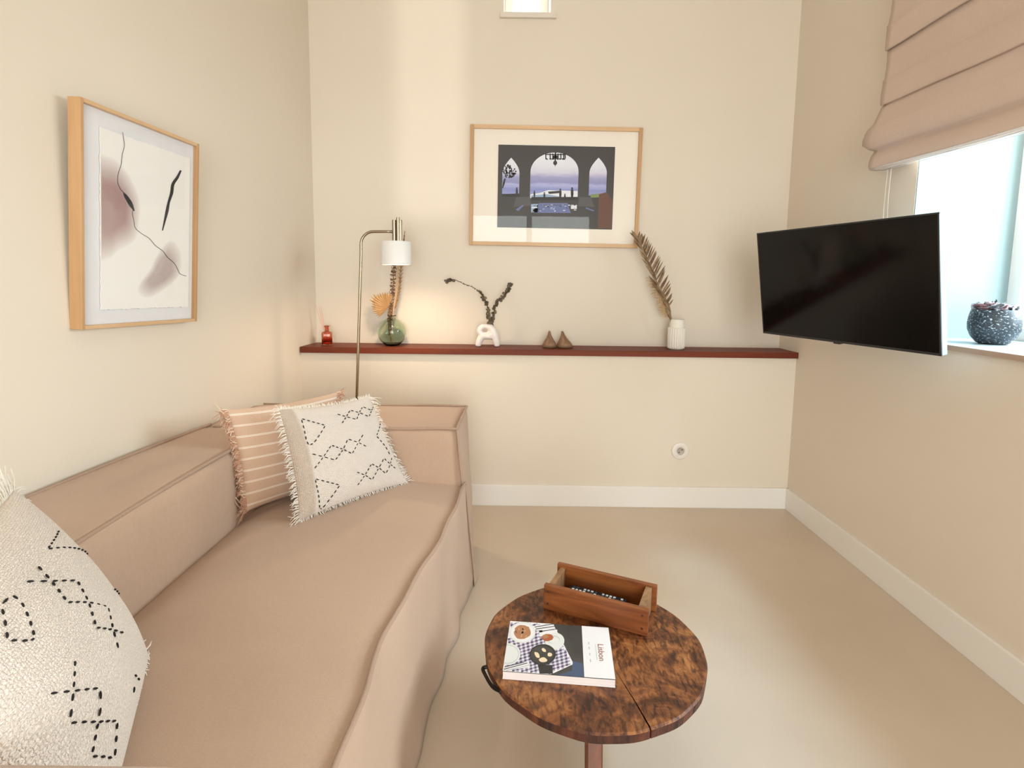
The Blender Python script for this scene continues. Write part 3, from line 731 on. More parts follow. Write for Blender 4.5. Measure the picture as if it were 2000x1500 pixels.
# mirror matrix avoided: rebuild as rotation
t.matrix_world = Matrix.Translation((cx,D2-.0005,cz)) @ Matrix.Rotation(.0075,4,'Y') @ Matrix.Rotation(pi,4,'Z')
picture(t, W2, H2, .0185, .022, OAK, OAKX, CREAM, .014)
x0,x1,z1,z0 = -.0755-cx, .508-cx, 1.7985-cz, 1.3925-cz
DK = plain('ph_dark',(.045,.04,.04),.5)
pr = boxes('photo_print', [((-(x0+x1)/2,.0095,(z0+z1)/2),(x1-x0,.002,z1-z0))], DK, t)
def place_ph(x,y,h):
    u = (x-403)/985; v = (y-272-.018*(x-403))/702
    return (-(x0+u*(x1-x0)), .0106+h, z1-v*(z1-z0))
def grad_sky():
    m, t_, b = nt('ph_sea_view'); co = N(t_,'ShaderNodeTexCoord'); sp = N(t_,'ShaderNodeSeparateXYZ'); t_.links.new(co.outputs['Object'], sp.inputs[0])
    mr = N(t_,'ShaderNodeMapRange'); t_.links.new(sp.outputs[2], mr.inputs[0]); mr.inputs[1].default_value = place_ph(0,720,0)[2]; mr.inputs[2].default_value = place_ph(0,340,0)[2]
    nz = N(t_,'ShaderNodeTexNoise', i_Scale=60, i_Detail=5); 
    mp = coords(t_,(.3,1,1)); t_.links.new(mp, nz.inputs['Vector'])
    ad = N(t_,'ShaderNodeMath', operation='MULTIPLY_ADD'); t_.links.new(nz.outputs[0], ad.inputs[0]); ad.inputs[1].default_value=.10; 
    sb = N(t_,'ShaderNodeMath', operation='SUBTRACT'); t_.links.new(mr.outputs[0], sb.inputs[0]); sb.inputs[1].default_value=.05; t_.links.new(sb.outputs[0], ad.inputs[2])
    r = ramp(t_, [(0,(.36,.40,.66)),(.22,(.25,.28,.60)),(.33,(.45,.47,.74)),(.38,(.28,.29,.55)),(.50,(.36,.36,.60)),(.60,(.68,.66,.80)),(.75,(.78,.78,.88)),(1,(.86,.86,.92))])
    t_.links.new(ad.outputs[0], r.inputs[0]); t_.links.new(r.outputs[0], b.inputs['Base Color']); setp(b, Roughness=.5); return m
pm = [DK, grad_sky(), plain('ph_white',(.80,.82,.88),.5), plain('ph_ink',(.016,.015,.018),.5), plain('ph_green',(.22,.28,.10),.5), plain('ph_teal',(.30,.42,.60),.5), plain('ph_brown',(.13,.05,.03),.5), plain('ph_grey',(.085,.08,.085),.5), plain('ph_blue',(.14,.17,.38),.5)]
P = []
def arch(xa,xb,yb,spring,apex,pointed=False,n=24):
    pts = [(xa,yb),(xa,spring)]
    for k in range(1,n):
        s = k/n
        if pointed:
            xm = (xa+xb)/2; x = xa+(xb-xa)*s; q = 1-abs(2*s-1); y = spring-(spring-apex)*(q**.62)
        else: x = (xa+xb)/2-(xb-xa)/2*math.cos(pi*s); y = spring-(spring-apex)*math.sin(pi*s)
        pts.append((x,y))
    return pts+[(xb,spring),(xb,yb)]
P.append((arch(678,1085,725,500,338),1,1)); P.append((arch(440,585,688,505,382,True),1,1)); P.append((arch(1178,1325,700,500,380,True),1,1))
P.append(([(682,690),(760,680),(830,655),(1083,662),(1083,725),(680,722)],2,2)); P.append(([(690,700),(820,690),(1000,720),(690,722)],5,3))
P.append(([(1195,690),(1310,680),(1312,715),(1195,718)],4,2)); P.append(([(440,690),(590,684),(592,712),(440,712)],3,2))
for k in range(60):                                   # tree
    a = R.uniform(0,6.28); q = R.uniform(0,1)**.6; P.append((ell(495+q*62*math.cos(a),495+q*55*math.sin(a),R.uniform(5,12),R.uniform(4,8),7,R.uniform(0,3)),3,4))
P.append(([(455,560),(470,555),(462,600),(448,640),(440,640),(444,600)],3,4))
for px,py,s in ((565,640,1),(715,665,.8),(800,680,.9),(935,650,1.1),(1035,640,1.2),(975,690,.8)):   # figures
    P += [(ell(px,py,7*s,8*s,10),3,6), ([(px-9*s,py+8*s),(px+9*s,py+8*s),(px+11*s,py+42*s),(px+5*s,py+72*s),(px-5*s,py+72*s),(px-8*s,py+40*s)],3,6)]
P += [([(1036,680),(1046,683),(1046,712),(1038,712)],3,6), ([(830,668),(930,660),(930,680),(840,688)],3,5), ([(690,715),(1085,712),(1085,740),(690,742)],3,5)]
# chandelier
P += [([(879,320),(891,320),(891,410),(879,410)],3,7), (ell(885,425,17,19,14),3,7), (ell(885,375,26,16,14),3,7), ([(800,350),(970,350),(966,358),(804,358)],3,7), ([(881,440),(889,440),(886,458),(884,458)],3,7)]
for dx in (-82,-45,-22,22,45,70,82): P += [([(885+dx-5,346),(885+dx+5,346),(885+dx+7,388),(885+dx-2,392)],3,7), (ell(885+dx*.9,392,12,6,8,.3),3,7)]
# furniture in the dark hall
P += [([(560,715),(680,712),(690,790),(540,800)],7,3), ([(1100,712),(1200,715),(1230,800),(1090,790)],7,3), ([(760,765),(1000,765),(1030,850),(690,850)],8,3), ([(690,775),(750,772),(748,845),(690,848)],5,3), ([(1030,780),(1080,780),(1080,815),(1030,815)],2,3),
      ([(695,800),(745,798),(745,808),(695,810)],2,4), ([(770,780),(990,778),(992,784),(770,786)],7,4), ([(1265,690),(1330,670),(1385,750),(1380,985),(1265,980)],6,3), ([(560,820),(620,780),(625,790),(580,835)],8,4), ([(1160,800),(1230,828),(1222,836),(1155,812)],8,4)]
for k in range(40): P.append((ell(R.uniform(700,1070),R.uniform(780,845),R.uniform(4,14),R.uniform(2,5),6),R.choice([2,5,8,3]),5))
flat_polys('photo_image', P, pm, place_ph, pr, .00008)

# ---------------------------------------------------------------- socket
t = thing('wall_socket', 'round white wall socket low on the back wall', 'socket', (.8509,D1-.0002,.2926)); t.rotation_euler = (pi/2,0,0)
SOCK = plain('socket_white', (.82,.76,.70), .4)
bm = bmesh.new(); lathe(bm, [(0,.0095),(.0175,.0095),(.0195,.011),(.040,.011),(.0425,.009),(.0435,.004),(.0435,0)], 48); obj('cover_plate', bm, SOCK, t, smooth=True)
bm = bmesh.new(); lathe(bm, [(0,.0098),(.0172,.0098),(.0184,.0118),(.0195,.0118)], 40); w_ = obj('socket_well', bm, plain('socket_grey',(.48,.42,.37),.5), t, smooth=True)
for a in (.75,-2.39):
    bm = bmesh.new(); lathe(bm, [(0,.0102),(.0028,.0102),(.0028,.0095)], 14, (.0095*math.cos(a),.0095*math.sin(a),0)); obj('pin_hole', bm, INK, w_)
boxes('hinge_line', [span(-.022,.022,-.0236,-.0228,.0108,.0114)], plain('socket_line',(.45,.38,.33),.6), t)

# ---------------------------------------------------------------- television
a, tl = 1.2894, .1514
u_ = Vector((math.cos(a),-math.sin(a),0)); n_ = Vector((-math.sin(a),-math.cos(a),0)); v_ = Vector((0,0,1))*math.cos(tl)+n_*math.sin(tl); nn = u_.cross(v_)
if nn.dot(n_) < 0: nn = -nn
tv = thing('television', 'black flat screen television on a wall arm beside the window', 'television')
ctr = Vector((1.1496,1.9448,1.1244))
# local axes: x = u, z = v, y = into the set (away from viewer)
yy = v_.cross(u_); 
tv.matrix_world = Matrix(((u_.x,yy.x,v_.x,ctr.x),(u_.y,yy.y,v_.y,ctr.y),(u_.z,yy.z,v_.z,ctr.z),(0,0,0,1)))
TW,THh = .7366/2,.4233/2
boxes('housing', [span(-TW,TW,.0035,.026,-THh,THh)], GREYM, tv, .003)
boxes('back_shell', [span(-TW*.8,TW*.8,.026,.050,-THh*.85,THh*.5)], BLACKM, tv, .006)
boxes('bezel', [span(-TW,TW,0,.004,-THh,-THh+.008),span(-TW,TW,0,.004,THh-.005,THh),span(-TW,-TW+.005,0,.004,-THh,THh),span(TW-.005,TW,0,.004,-THh,THh)], BLACKM, tv)
boxes('screen', [span(-TW+.004,TW-.004,.0008,.0045,-THh+.007,THh-.004)], BLACKG, tv)
boxes('sensor', [span(-.016,.012,.003,.02,-THh-.006,-THh+.001)], BLACKM, tv, .001)
boxes('mount_plate', [span(-.11,.11,.050,.060,-.11,.06)], BLACKM, tv, .002)
inv = tv.matrix_world.inverted()
bm = bmesh.new(); w1 = inv @ Vector((1.395,2.05,1.10)); tube(bm, [(0,.055,0),(0.02,.09,0),w1], .016, 10); obj('wall_arm', bm, BLACKM, tv, smooth=True)

# ---------------------------------------------------------------- roman blind
bl = thing('roman_blind', 'taupe linen roman blind with gathered folds over the side window', 'blind'); bl.matrix_world = MR
def blind():
    bm = bmesh.new(); rows = []
    # profile: (x offset into room, z)
    prof = []
    def add(*p): prof.append(p)
    zs = [2.55,2.45,2.38]
    for z in zs: add(-.040,z)
    for zt, zb in ((2.36,2.17),(2.17,1.98),(1.98,1.787)):
        mid = (zt+zb)/2-.015
        for s in (0,.12,.3,.5): add(-.040-.012*s, zt+(mid-zt)*s/.5 if s<.5 else mid+.006)
        add(-.050,mid); add(-.046,mid-.006)
        for s in (.3,.6,.85,1): add(-.044-.009*s, mid-.006+(zb-.001-mid+.006)*s)
        add(-.050,zb-.004); add(-.036,zb+.001)
    # big lower roll
    add(-.046,1.775); add(-.060,1.745); add(-.074,1.715); add(-.082,1.70); add(-.083,1.698); add(-.088,1.685); add(-.091,1.665); add(-.091,1.645); add(-.086,1.630); add(-.078,1.624); add(-.062,1.622)
    # lower flap
    add(-.058,1.618); add(-.068,1.600); add(-.074,1.580); add(-.076,1.562); add(-.074,1.553); add(-.066,1.551); add(-.050,1.551); add(-.034,1.553); add(-.028,1.56); add(-.030,1.60); add(-.032,1.66)
    NY = 56; y1, y0 = -.548, -2.02
    rn = random.Random(2)
    for j in range(NY+1):
        s = j/NY; y = y1+(y0-y1)*s; row = []
        sag = -.014*math.sin(pi*s)
        for i,(x,z) in enumerate(prof):
            z2 = z + (sag*min(1,max(0,(1.98-z)/.2)) if z<1.98 else 0) + .0015*math.sin(y*14)
            e = .012*max(0,1-s*26) if 1.62<z<1.72 else 0
            yy = y + (.020 if (1.63<z<1.71 and s==0) else 0) + (.003*math.sin(i) if s in (0,1) else 0)
            row.append(bm.verts.new((x+.002*math.sin(y*11+z*30), yy, z2)))
        rows.append(row)
    for A,B in zip(rows,rows[1:]):
        for k in range(len(A)-1): bm.faces.new((A[k],A[k+1],B[k+1],B[k]))
    o = obj('fabric', bm, BLIND, bl, smooth=True)
    md = o.modifiers.new('thickness','SOLIDIFY'); md.thickness = .0016; md.offset = 0
    return o
blind()
def sagline(x,z,r,m,name,y1=-.556,y0=-2.01):
    bm = bmesh.new(); tube(bm, [(x,y1+(y0-y1)*k/20,z-.014*math.sin(pi*k/20)) for k in range(21)], r, 6); return obj(name, bm, m, bl, smooth=True)
BAR = plain('white_batten', (.85,.82,.80), .4)
sagline(-.0775,1.5525,.0013,BAR,'bottom_bar'); sagline(-.052,1.549,.0014,BAR,'bottom_bar'); sagline(-.030,1.549,.0013,BAR,'bottom_bar')
boxes('headrail', [span(-.045,-.002,-2.02,-.548,2.55,2.58)], BAR, bl, .003)
for y,dy in ((-.583,.0),(-.602,.003)):
    bm = bmesh.new(); tube(bm, cr([(-.030,y-.004,1.56),(-.028,y+.002,1.45),(-.026,y+.004-dy,1.35),(-.026,y,1.18)],5), .0016, 6); obj('cord', bm, CORD, bl, smooth=True)
bm = bmesh.new(); tube(bm, cr([(-.026,-.583,1.18),(-.026,-.587,1.165),(-.026,-.5925,1.16),(-.026,-.598,1.165),(-.026,-.602,1.18)],4), .0016, 6); obj('cord', bm, CORD, bl, smooth=True)

# ---------------------------------------------------------------- floor lamp
LX, LY = -.70, 2.42
lamp = thing('floor_lamp', 'slim brass floor lamp with a small white drum shade behind the sofa arm', 'lamp', (LX,LY,0))
bm = bmesh.new(); lathe(bm, [(0,0),(.105,0),(.11,.003),(.11,.012),(.105,.015),(.012,.017),(.010,.03),(0,.03)], 48); obj('base', bm, METAL, lamp, smooth=True)
bm = bmesh.new(); pl = [(-.012,0,.015),(-.008,0,.30),(.0035,0,.60),(.018,0,.90),(.033,0,1.21),(.0345,0,1.245)]
arc = [(.0345+.055*(1-math.cos(k*pi/2/8)),0,1.275+.057*math.sin(k*pi/2/8)) for k in range(9)]
tube(bm, pl+arc+[(.150,0,1.333),(.176,0,1.333)], .0062, 12); obj('pole', bm, METAL, lamp, smooth=True)
sx = .192
for dx,dy,r,z0_,z1_ in ((-.010,0,.0095,1.28,1.384),(.0075,-.005,.0075,1.28,1.394),(.0165,.004,.0075,1.28,1.384)):
    bm = bmesh.new(); lathe(bm, [(0,z0_),(r,z0_),(r,z1_-.001),(r*.85,z1_),(0,z1_)], 20, (sx+dx,dy,0)); obj('stem_tube', bm, METAL, lamp, smooth=False)
SHADE = plain('white_metal_shade', (.84,.82,.80), .35)
bm = bmesh.new(); lathe(bm, [(0,1.290),(.0640,1.290),(.0655,1.288),(.0668,1.20),(.0685,1.190),(.0672,1.188),(.0650,1.192),(.0640,1.286),(0,1.2865)], 56, (sx-.004,0,0)); obj('shade', bm, SHADE, lamp, smooth=True)
BULB, tt_, bb_ = nt('lamp_bulb'); setp(bb_, Base_Color=(1,.9,.8,1), Emission_Color=(1,.78,.52,1), Emission_Strength=420)
bm = bmesh.new(); bmesh.ops.create_uvsphere(bm, u_segments=20, v_segments=12, radius=.022)
for v in bm.verts: v.co = v.co+Vector((sx-.004,0,1.225))
obj('bulb', bm, BULB, lamp, smooth=True)
bm = bmesh.new(); lathe(bm, [(0,1.245),(.012,1.245),(.012,1.286),(0,1.286)], 16, (sx-.004,0,0)); obj('bulb_socket', bm, BLACKM, lamp, smooth=True)

# ---------------------------------------------------------------- glass materials
def glassm(name, col, rough=.02, ior=1.4, vol=None):
    m, t_, b = nt(name); setp(b, Base_Color=(*col,1), Roughness=rough, IOR=ior, Transmission_Weight=1); return m
GREEN = glassm('green_glass', (.80,.90,.80)); AMBER = glassm('rose_amber_glass', (.86,.42,.30))
DRY = noisy('dried_stem', (.30,.15,.06), (.50,.30,.14), 40, .8); STRAW = noisy('straw', (.66,.46,.27), (.80,.62,.42), 50, .9)
DARKSTEM = noisy('dark_seed_stem', (.10,.045,.02), (.26,.14,.07), 90, .8)
EUC = noisy('eucalyptus_leaf', (.085,.065,.042), (.21,.17,.11), 60, .7); EUCS = plain('eucalyptus_stem', (.10,.07,.04), .8)

# reed diffuser
t = thing('reed_diffuser', 'small rose amber glass diffuser bottle at the left end of the shelf', 'diffuser', (-.922,2.705,SZ), .3)
def sqbottle(bm, prof, n=4):
    for (s0,z0_),(s1,z1_) in zip(prof,prof[1:]): pass
prof = [(0,0),(.018,0),(.0262,.003),(.0265,.060),(.024,.066),(.012,.069),(.010,.073),(.010,.088),(.0145,.092),(.0150,.096),(.0128,.097),(.0085,.094),(.0085,.074),(.010,.068),(.021,.063),(.0232,.058),(.0232,.008),(0,.006)]
bm = bmesh.new(); lathe(bm, prof, 48, fn=lambda a,z: (1 if z>.067 else min(1.22,.97/max(abs(math.cos(a)),abs(math.sin(a)))**.9))); obj('bottle', bm, AMBER, t, smooth=True)
bm = bmesh.new(); lathe(bm, [(0,.009),(.0225,.009),(.0225,.036),(0,.036)], 40, fn=lambda a,z: min(1.2,.97/max(abs(math.cos(a)),abs(math.sin(a)))**.9)); obj('scent_oil', bm, glassm('oil',(.75,.22,.12)), t)
REED = plain('reed_pink', (.80,.42,.30), .8)
for a_,l_ in ((-.55,.19),(-.42,.175),(-.30,.18)):
    rd = thing('diffuser_reed', 'thin pinkish reed leaning in the rose amber diffuser bottle', 'reed', (-.922,2.705,SZ+.012), 0, 'reeds in the diffuser')
    bm = bmesh.new(); tube(bm, [(.006-a_*0,0,0),(math.sin(a_)*l_*.35*.9+.003,.002,l_*.5),(math.sin(a_)*l_*.5,.004+a_*.02,l_)], .0012, 6); obj('stick', bm, REED, rd)

# green globe vase and its dried stems
gx, gy = -.5975, 2.715
t = thing('globe_vase', 'round green glass bottle vase holding dried stems on the shelf', 'vase', (gx,gy,SZ))
prof = [(0,0),(.030,0),(.038,.004)]
for k in range(1,15):
    a_ = -1.05+k*(pi/2-.22+1.05)/14; prof.append((.0735*math.cos(a_), .0685+.0700*math.sin(a_)))
prof += [(.0155,.139),(.0145,.143),(.0165,.148),(.0215,.1505),(.0215,.1525),(.0150,.1500),(.0120,.143)]
inner = [(max(r-.0030,0),z) for r,z in prof[3:17]][::-1]
prof += inner + [(.034,.008),(0,.006)]
bm = bmesh.new(); lathe(bm, prof, 64); obj('glass_body', bm, GREEN, t, smooth=True)
def gthing(name, label, cat): return thing(name, label, cat, (gx,gy,SZ))
t = gthing('seed_stem', 'dark brown knobbly dried stem rising from the green globe vase', 'dried stem')
bm = bmesh.new(); path = cr([(-.008,.004,.012),(-.012,0,.10),(-.008,0,.16),(.004,0,.28),(.014,0,.42),(.022,.004,.52)],8); tube(bm, path, .0022, 6); obj('stem', bm, DRY, t)
bm = bmesh.new(); rn = random.Random(11)
for i in range(700):
    s = rn.uniform(.12,1); p = path[min(int(s*(len(path)-1)),len(path)-1)]
    wd = .010 if s>.3 else .006
    c_ = p+Vector((rn.uniform(-wd,wd)*1.2,rn.uniform(-wd,wd),rn.uniform(-.006,.006)))
    bmesh.ops.create_icosphere(bm, subdivisions=1, radius=rn.uniform(.0022,.0042), matrix=Matrix.Translation(c_))
obj('seed_heads', bm, DARKSTEM, t, kind='stuff')
def plume(t, pts, m, wmax, cnt, seed, ln=.022, r=.0007):
    path = cr(pts,8); bm = bmesh.new(); tube(bm, path, .0014, 6); obj('stem', bm, m, t)
    bm = bmesh.new(); rn = random.Random(seed)
    for i in range(cnt):
        s = rn.uniform(.32,1); k = min(int(s*(len(path)-1)),len(path)-2); p = path[k]; d = (path[k+1]-path[k]).normalized()
        sd = Vector((rn.uniform(-1,1),rn.uniform(-1,1),0)).normalized()
        w_ = wmax*math.sin(pi*min(1,(s-.32)/.68*.85+.12))
        q = p+sd*w_*.5+d*ln*.5; tube(bm, [p,q,p+sd*w_+d*ln], [r*1.6,r*1.4,r*.4], 3, caps=False)
    obj('plume_hairs', bm, m, t, kind='stuff')
t = gthing('pampas_stem', 'pale cream feathery grass stem in the green globe vase', 'dried stem')
plume(t, [(.006,0,.012),(.004,-.004,.145),(.020,-.006,.24),(.032,-.006,.36),(.040,-.004,.46)], STRAW, .010, 420, 4)
t = gthing('pampas_stem', 'tan grass plume rightmost in the green globe vase, reaching above the lamp shade', 'dried stem')
plume(t, [(.002,.006,.012),(.008,.004,.15),(.034,.006,.27),(.050,.008,.42),(.066,.010,.565)], noisy('tan_plume',(.36,.20,.09),(.56,.36,.19),60,.9), .012, 520, 6)
t = gthing('fan_palm_leaf', 'small tan dried fan palm leaf on the left of the green globe vase', 'dried leaf')
bm = bmesh.new(); tube(bm, cr([(-.004,0,.012),(-.010,-.004,.14),(-.016,-.010,.19)],6), .0016, 6); obj('stem', bm, DRY, t)
o0 = Vector((-.016,-.012,.19)); FAN = [wood('fan_leaf',(.36,.20,.085),(.50,.31,.15),2,40,.8)]
for k in range(17):
    a_ = math.radians(72+k*150/16); L = .070+.018*math.sin((k)/16*pi)+ (.012 if k in (7,8,9) else 0); dz = .003*(k%2)
    a1_ = a_-.085; a2_ = a_+.085; bm = bmesh.new()
    def fp(aa,l,y): return o0+Vector((math.cos(aa)*l-.012*0,y,math.sin(aa)*l))
    vs = [bm.verts.new(p) for p in (o0, fp(a1_,L*.8,-.001), fp(a_,L,-.004-dz), fp(a2_,L*.8,-.001), fp(a_,L*.55,-.0055))]
    bm.faces.new((vs[0],vs[1],vs[4])); bm.faces.new((vs[1],vs[2],vs[4])); bm.faces.new((vs[2],vs[3],vs[4])); bm.faces.new((vs[3],vs[0],vs[4]))
    obj('leaf_segment', bm, FAN[0], t)

# white arch vase
t = thing('sculptural_vase', 'white ceramic arch-legged vase with a round hole on the shelf', 'vase', (-.117,2.71,SZ))
bm = bmesh.new()
def blobs(path, rr):
    for i,p in enumerate(path):
        s = i/(len(path)-1)*(len(rr)-1); k = int(min(s,len(rr)-2)); r = rr[k]+(rr[k+1]-rr[k])*(s-k)
        bmesh.ops.create_icosphere(bm, subdivisions=2, radius=r, matrix=Matrix.Translation(p))
ring = [(-.014+.0275*math.cos(a_),0,.081+.0225*math.sin(a_)) for a_ in [k*pi/9 for k in range(18)]]
blobs([Vector(p) for p in ring], [.0150,.0150])
blobs(cr([(-.047,0,.012),(-.042,0,.030),(-.030,0,.050),(-.014,0,.056)],6), [.0165,.0175,.018,.018])
blobs(cr([(.047,0,.012),(.043,0,.030),(.036,0,.055),(.026,0,.078),(.012,0,.098)],6), [.0155,.0185,.021,.021,.018])
blobs([Vector((-.016+.010*k,0,.054)) for k in range(5)], [.0175,.0185])
blobs([Vector((.018,0,.062)),Vector((.022,0,.075))], [.020,.020])
for v in bm.verts: v.co.z = max(v.co.z, .0005)
o = obj('body', bm, noisy('white_ceramic',(.80,.73,.71),(.86,.80,.78),14,.45), t, smooth=True)
md = o.modifiers.new('blend','REMESH'); md.mode = 'VOXEL'; md.voxel_size = .0022; md.use_smooth_shade = True
md = o.modifiers.new('soft','SMOOTH'); md.factor = .6; md.iterations = 5
def euc(pts, seed, label):
    base = Vector(pts[0]); t = thing('eucalyptus_branch', label, 'branch', base)
    path = [p-base for p in cr(pts,10)]; bm = bmesh.new(); tube(bm, path, .0013, 6); obj('stem', bm, EUCS, t)
    bm = bmesh.new(); rn = random.Random(seed); n_ = len(path)
    for i in range(3,n_-1):
        d = (path[i+1]-path[i]).normalized()
        for q in range(2):
            a_ = rn.uniform(0,6.28); side = d.orthogonal().normalized(); side = (Matrix.Rotation(a_,3,d) @ side)
            p = path[i]+d*rn.uniform(0,.006); thin = .35 if seed==1 and n_*.52<i<n_*.80 else 1
            L = rn.uniform(.011,.017)*thin; W_ = L*.55; nrm = side.cross(d)
            ax = (side+d*rn.uniform(.1,.9)).normalized(); sd = ax.cross(nrm+d*.5).normalized()
            ring = [p+ax*(L*.5+L*.5*math.cos(b_))+sd*W_*math.sin(b_) for b_ in [k*pi/3+pi/2 for k in range(6)]]
            bm.faces.new([bm.verts.new(x) for x in ring])
    obj('leaves', bm, EUC, t, kind='stuff')
euc([(-.108,2.71,SZ+.085),(-.113,2.705,.93),(-.118,2.70,.985),(-.135,2.69,1.035),(-.180,2.68,1.085),(-.240,2.68,1.110),(-.285,2.68,1.128),(-.322,2.68,1.118)], 1, 'eucalyptus branch arching far to the left from the white arch vase')
euc([(-.103,2.71,SZ+.088),(-.098,2.71,.925),(-.088,2.705,.965),(-.073,2.70,1.01),(-.045,2.70,1.045),(-.018,2.70,1.078),(-.006,2.70,1.105)], 2, 'short upright eucalyptus branch on the right of the white arch vase')

# two wooden teardrop ornaments
PEAR = wood('pear_wood', (.20,.105,.055), (.34,.20,.11), 2, 30, .6, .3, dark=(.12,.06,.03))
def pear(x, label, lean, wd, rz):
    t = thing('wooden_pear', label, 'ornament', (x,2.70,SZ), rz, None)
    bm = bmesh.new(); lathe(bm, [(0,0),(.028,0),(.0365,.006),(.0375,.016),(.033,.026),(.0245,.038),(.016,.052),(.0095,.066),(.0065,.078),(.004,.084),(0,.085)], 40)
    for v in bm.verts:
        f = v.co.z/.085; v.co.x = v.co.x*wd + lean*f*(1 if f<1 else 1) ; 
        v.co.y *= .8
    obj('body', bm, PEAR, t, smooth=True)
    bm = bmesh.new(); lathe(bm, [(.029,-.001),(.0375,.004),(.0390,.010),(.0375,.0135),(.036,.012)], 40)
    for v in bm.verts: v.co.x = v.co.x*wd+lean*v.co.z/.085; v.co.y *= .8; v.co.z = max(v.co.z,0)
    obj('rim', bm, plain('pear_rim_%d'%int(x*1000),(.20,.115,.065),.6), t, smooth=True)
pear(.194, 'brown wooden teardrop ornament, left one of the pair on the shelf', -.002, .93, 0); pear(.272, 'brown wooden teardrop ornament, right one of the pair on the shelf', -.016, 1.04, 0)

# ribbed white vase with palm
rx_, ry_ = .829, 2.705
t = thing('ribbed_vase', 'white ceramic cylinder vase with vertical ribs at the right of the shelf', 'vase', (rx_,ry_,SZ))
CER = plain('matte_ivory_ceramic', (.84,.78,.70), .55)
bm = bmesh.new(); lathe(bm, [(0,.001),(.034,.001),(.0375,.004),(.0385,.008),(.0385,.108),(.0370,.111),(.0368,.148),(.0360,.1505),(.0335,.1500),(.0330,.02),(0,.018)], 56); obj('body', bm, CER, t, smooth=True)
for k in range(22):
    a_ = 2*pi*k/22; bm = bmesh.new(); tube(bm, [(.0390*math.cos(a_),.0390*math.sin(a_),.006),(.0392*math.cos(a_),.0392*math.sin(a_),.012),(.0392*math.cos(a_),.0392*math.sin(a_),.104),(.0385*math.cos(a_),.0385*math.sin(a_),.110)], [.0030,.0042,.0042,.0028], 8); obj('rib', bm, CER, t, smooth=True)
PALM = noisy('dried_palm', (.10,.055,.03), (.24,.15,.085), 50, .75)
PALM2 = noisy('dried_palm_light', (.20,.12,.06), (.36,.24,.13), 50, .75)
base = Vector((.806,2.70,SZ+.03)); t = thing('palm_frond', 'dried brown palm frond leaning left out of the ribbed vase', 'palm frond', base)
path = [p-base for p in cr([tuple(base),(.800,2.698,.935),(.765,2.685,1.03),(.715,2.67,1.12),(.665,2.66,1.22),(.625,2.655,1.30),(.588,2.65,1.355)],12)]
bm = bmesh.new(); tube(bm, path, [.0035-.0027*i/(len(path)-1) for i in range(len(path))], 6); obj('rachis', bm, PALM2, t, smooth=True)
def leaflet(p, d, L, w_, m, name='leaflet'):
    bm = bmesh.new(); d = d.normalized(); s = d.cross(Vector((0,1,0))).normalized(); up_ = Vector((0,-1,0))*.0016
    vs = []
    for k,wk in ((0,.35),(.3,1),(.7,.85),(1,.12)):
        c_ = p+d*L*k+Vector((0,.004*k*k,0)); vs.append((bm.verts.new(c_+s*w_*wk), bm.verts.new(c_+up_*(1 if k<1 else .2)), bm.verts.new(c_-s*w_*wk)))
    for A,B in zip(vs,vs[1:]):
        bm.faces.new((A[0],A[1],B[1],B[0])); bm.faces.new((A[1],A[2],B[2],B[1]))
    return obj(name, bm, m, t)
rn = random.Random(21); n_ = len(path)
for k in range(30):                                    # right-hand row, combed upward
    s = .30+.62*k/29; i = int(s*(n_-1)); p = path[i]
    L = (.085-.035*abs(s-.55)/.4) * (1 if s<.85 else .8) * (.62+.38*min(1,(s-.25)/.2))
    a_ = math.radians(58+rn.uniform(-4,4)+ (s-.3)*26); d = Vector((math.cos(a_),rn.uniform(-.12,.02),math.sin(a_)))
    leaflet(p, d, L, .0046, PALM if k%3 else PALM2)
for k in range(44):                                    # left row folded along the rachis
    s = .14+.82*k/43; i = int(s*(n_-1)); p = path[i]+Vector((rn.uniform(-.004,.003),rn.uniform(-.006,.002),0))
    tg = (path[min(i+4,n_-1)]-path[max(i-4,0)]).normalized()
    d = tg + Vector((rn.uniform(-.42,.10),rn.uniform(-.1,.1),rn.uniform(-.05,.12))); leaflet(p, d, rn.uniform(.05,.085)*(1 if s<.9 else .6), .0044, PALM2 if k%2 else PALM)
t = thing('dried_grass', 'wispy tan dried grass behind the palm frond in the ribbed vase', 'dried grass', base)
bm = bmesh.new(); pth = [p-base for p in cr([tuple(base),(.798,2.71,.94),(.770,2.70,1.00),(.735,2.695,1.07),(.700,2.69,1.14)],8)]; tube(bm, pth, .0014, 5); obj('stem', bm, STRAW, t)
bm = bmesh.new()
for k in range(320):
    s = rn.uniform(.3,1); p = pth[int(s*(len(pth)-1))]; d = Vector((rn.uniform(-1.3,.2),rn.uniform(-.4,.4),rn.uniform(-.5,.7)))*.034
    tube(bm, [p,p+d*.6+Vector((0,0,.004)),p+d], [.0011,.0012,.0008], 3, caps=False)
obj('wisps', bm, noisy('straw_brown',(.46,.28,.13),(.66,.45,.24),60,.9), t, kind='stuff')

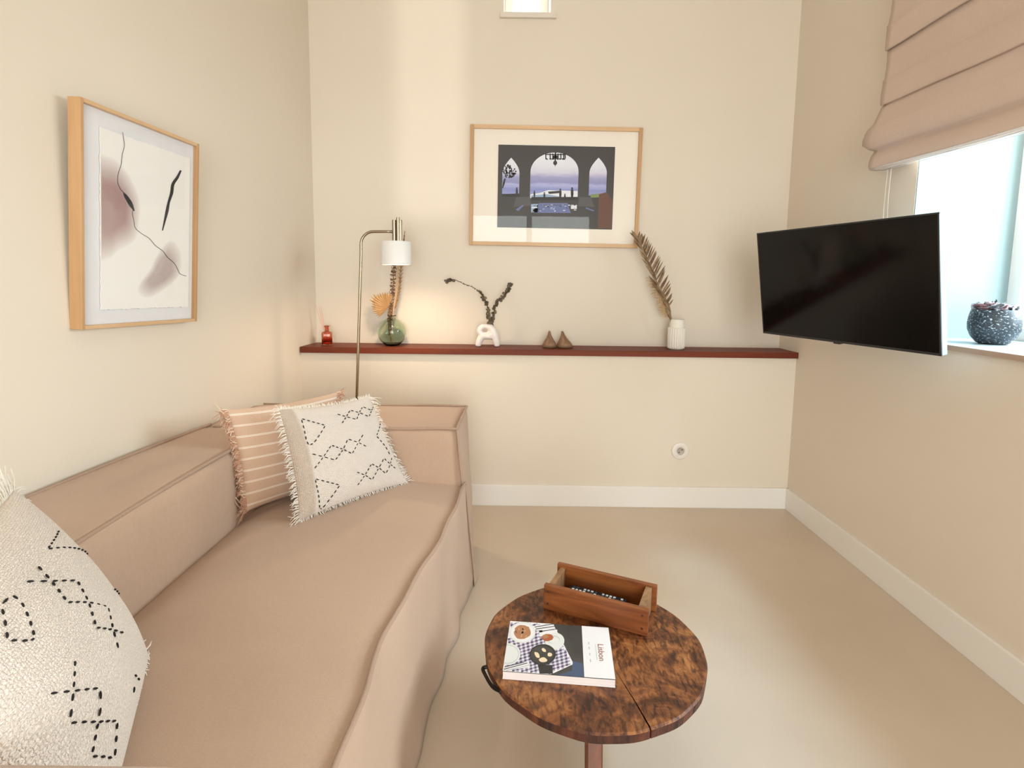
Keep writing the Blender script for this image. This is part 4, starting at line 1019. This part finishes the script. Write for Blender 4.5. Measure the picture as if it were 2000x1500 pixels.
# ---------------------------------------------------------------- pot with dried petals on the sill
px_, py_, pz_ = 1.571, 1.758, .9385
t = thing('stone_pot', 'speckled dark grey ceramic bowl on the window sill', 'bowl', (px_,py_,pz_))
def speck():
    m, t_, b = nt('speckled_glaze'); co = coords(t_,(1,1,1.7))
    v = N(t_,'ShaderNodeTexNoise', i_Scale=150, i_Detail=3); t_.links.new(co, v.inputs['Vector'])
    r = ramp(t_, [(.50,(.022,.028,.034)),(.60,(.06,.08,.10)),(.68,(.62,.70,.76))]); t_.links.new(v.outputs['Fac'], r.inputs[0]); t_.links.new(r.outputs[0], b.inputs['Base Color'])
    bump(t_, b, v.outputs['Fac'], .4, .001); setp(b, Roughness=.42); return m
K = 1.16
KR = .97
bm = bmesh.new(); lathe(bm, [(r_0*KR/K,z_0) for r_0,z_0 in [(0,0),(.036*K,0),(.045*K,.004*K),(.060*K,.020*K),(.0695*K,.040*K),(.071*K,.058*K),(.068*K,.078*K),(.0635*K,.094*K),(.062*K,.0965*K),(.0585*K,.0955*K),(.060*K,.085*K),(.065*K,.055*K),(.05*K,.02*K),(0,.014*K)]], 56); obj('body', bm, speck(), t, smooth=True)
PET = [plain('petal_maroon',(.20,.09,.095),.8), plain('petal_grey',(.26,.25,.27),.8), plain('petal_pale',(.74,.67,.69),.8), plain('petal_dark',(.05,.05,.055),.8)]
rn = random.Random(5)
for k in range(46):
    a_ = rn.uniform(0,6.28); q = math.sqrt(rn.uniform(0,1))*.054*KR; z = .090*K+rn.uniform(-.002,.010)+.020*(1-q/.056)*rn.uniform(.2,1)
    p = thing('dried_petal', 'curled dried petal heaped in the speckled grey bowl', 'petal', (px_+q*math.cos(a_),py_+q*math.sin(a_),pz_+z), rn.uniform(0,6.28), 'petals in the speckled bowl')
    bm = bmesh.new(); g = []; L = rn.uniform(.015,.023); cu_ = rn.uniform(.4,1.1)
    for i in range(6):
        row = []
        for j in range(6):
            u = i/5*2-1; v = j/5*2-1; w_ = math.sqrt(max(0,1-.8*u*u))
            row.append(bm.verts.new((L*u, L*.75*v*w_, L*cu_*.45*(u*u+v*v*w_)+.0015*math.sin(5*u+7*v))))
        g.append(row)
    for i in range(5):
        for j in range(5): bm.faces.new((g[i][j],g[i+1][j],g[i+1][j+1],g[i][j+1]))
    po = obj('petal', bm, rn.choice(PET+[PET[2],PET[1]]), p, smooth=True); po.rotation_euler = (rn.uniform(-.9,.9),rn.uniform(-.9,.9),0)
    md = po.modifiers.new('thickness','SOLIDIFY'); md.thickness = .0012
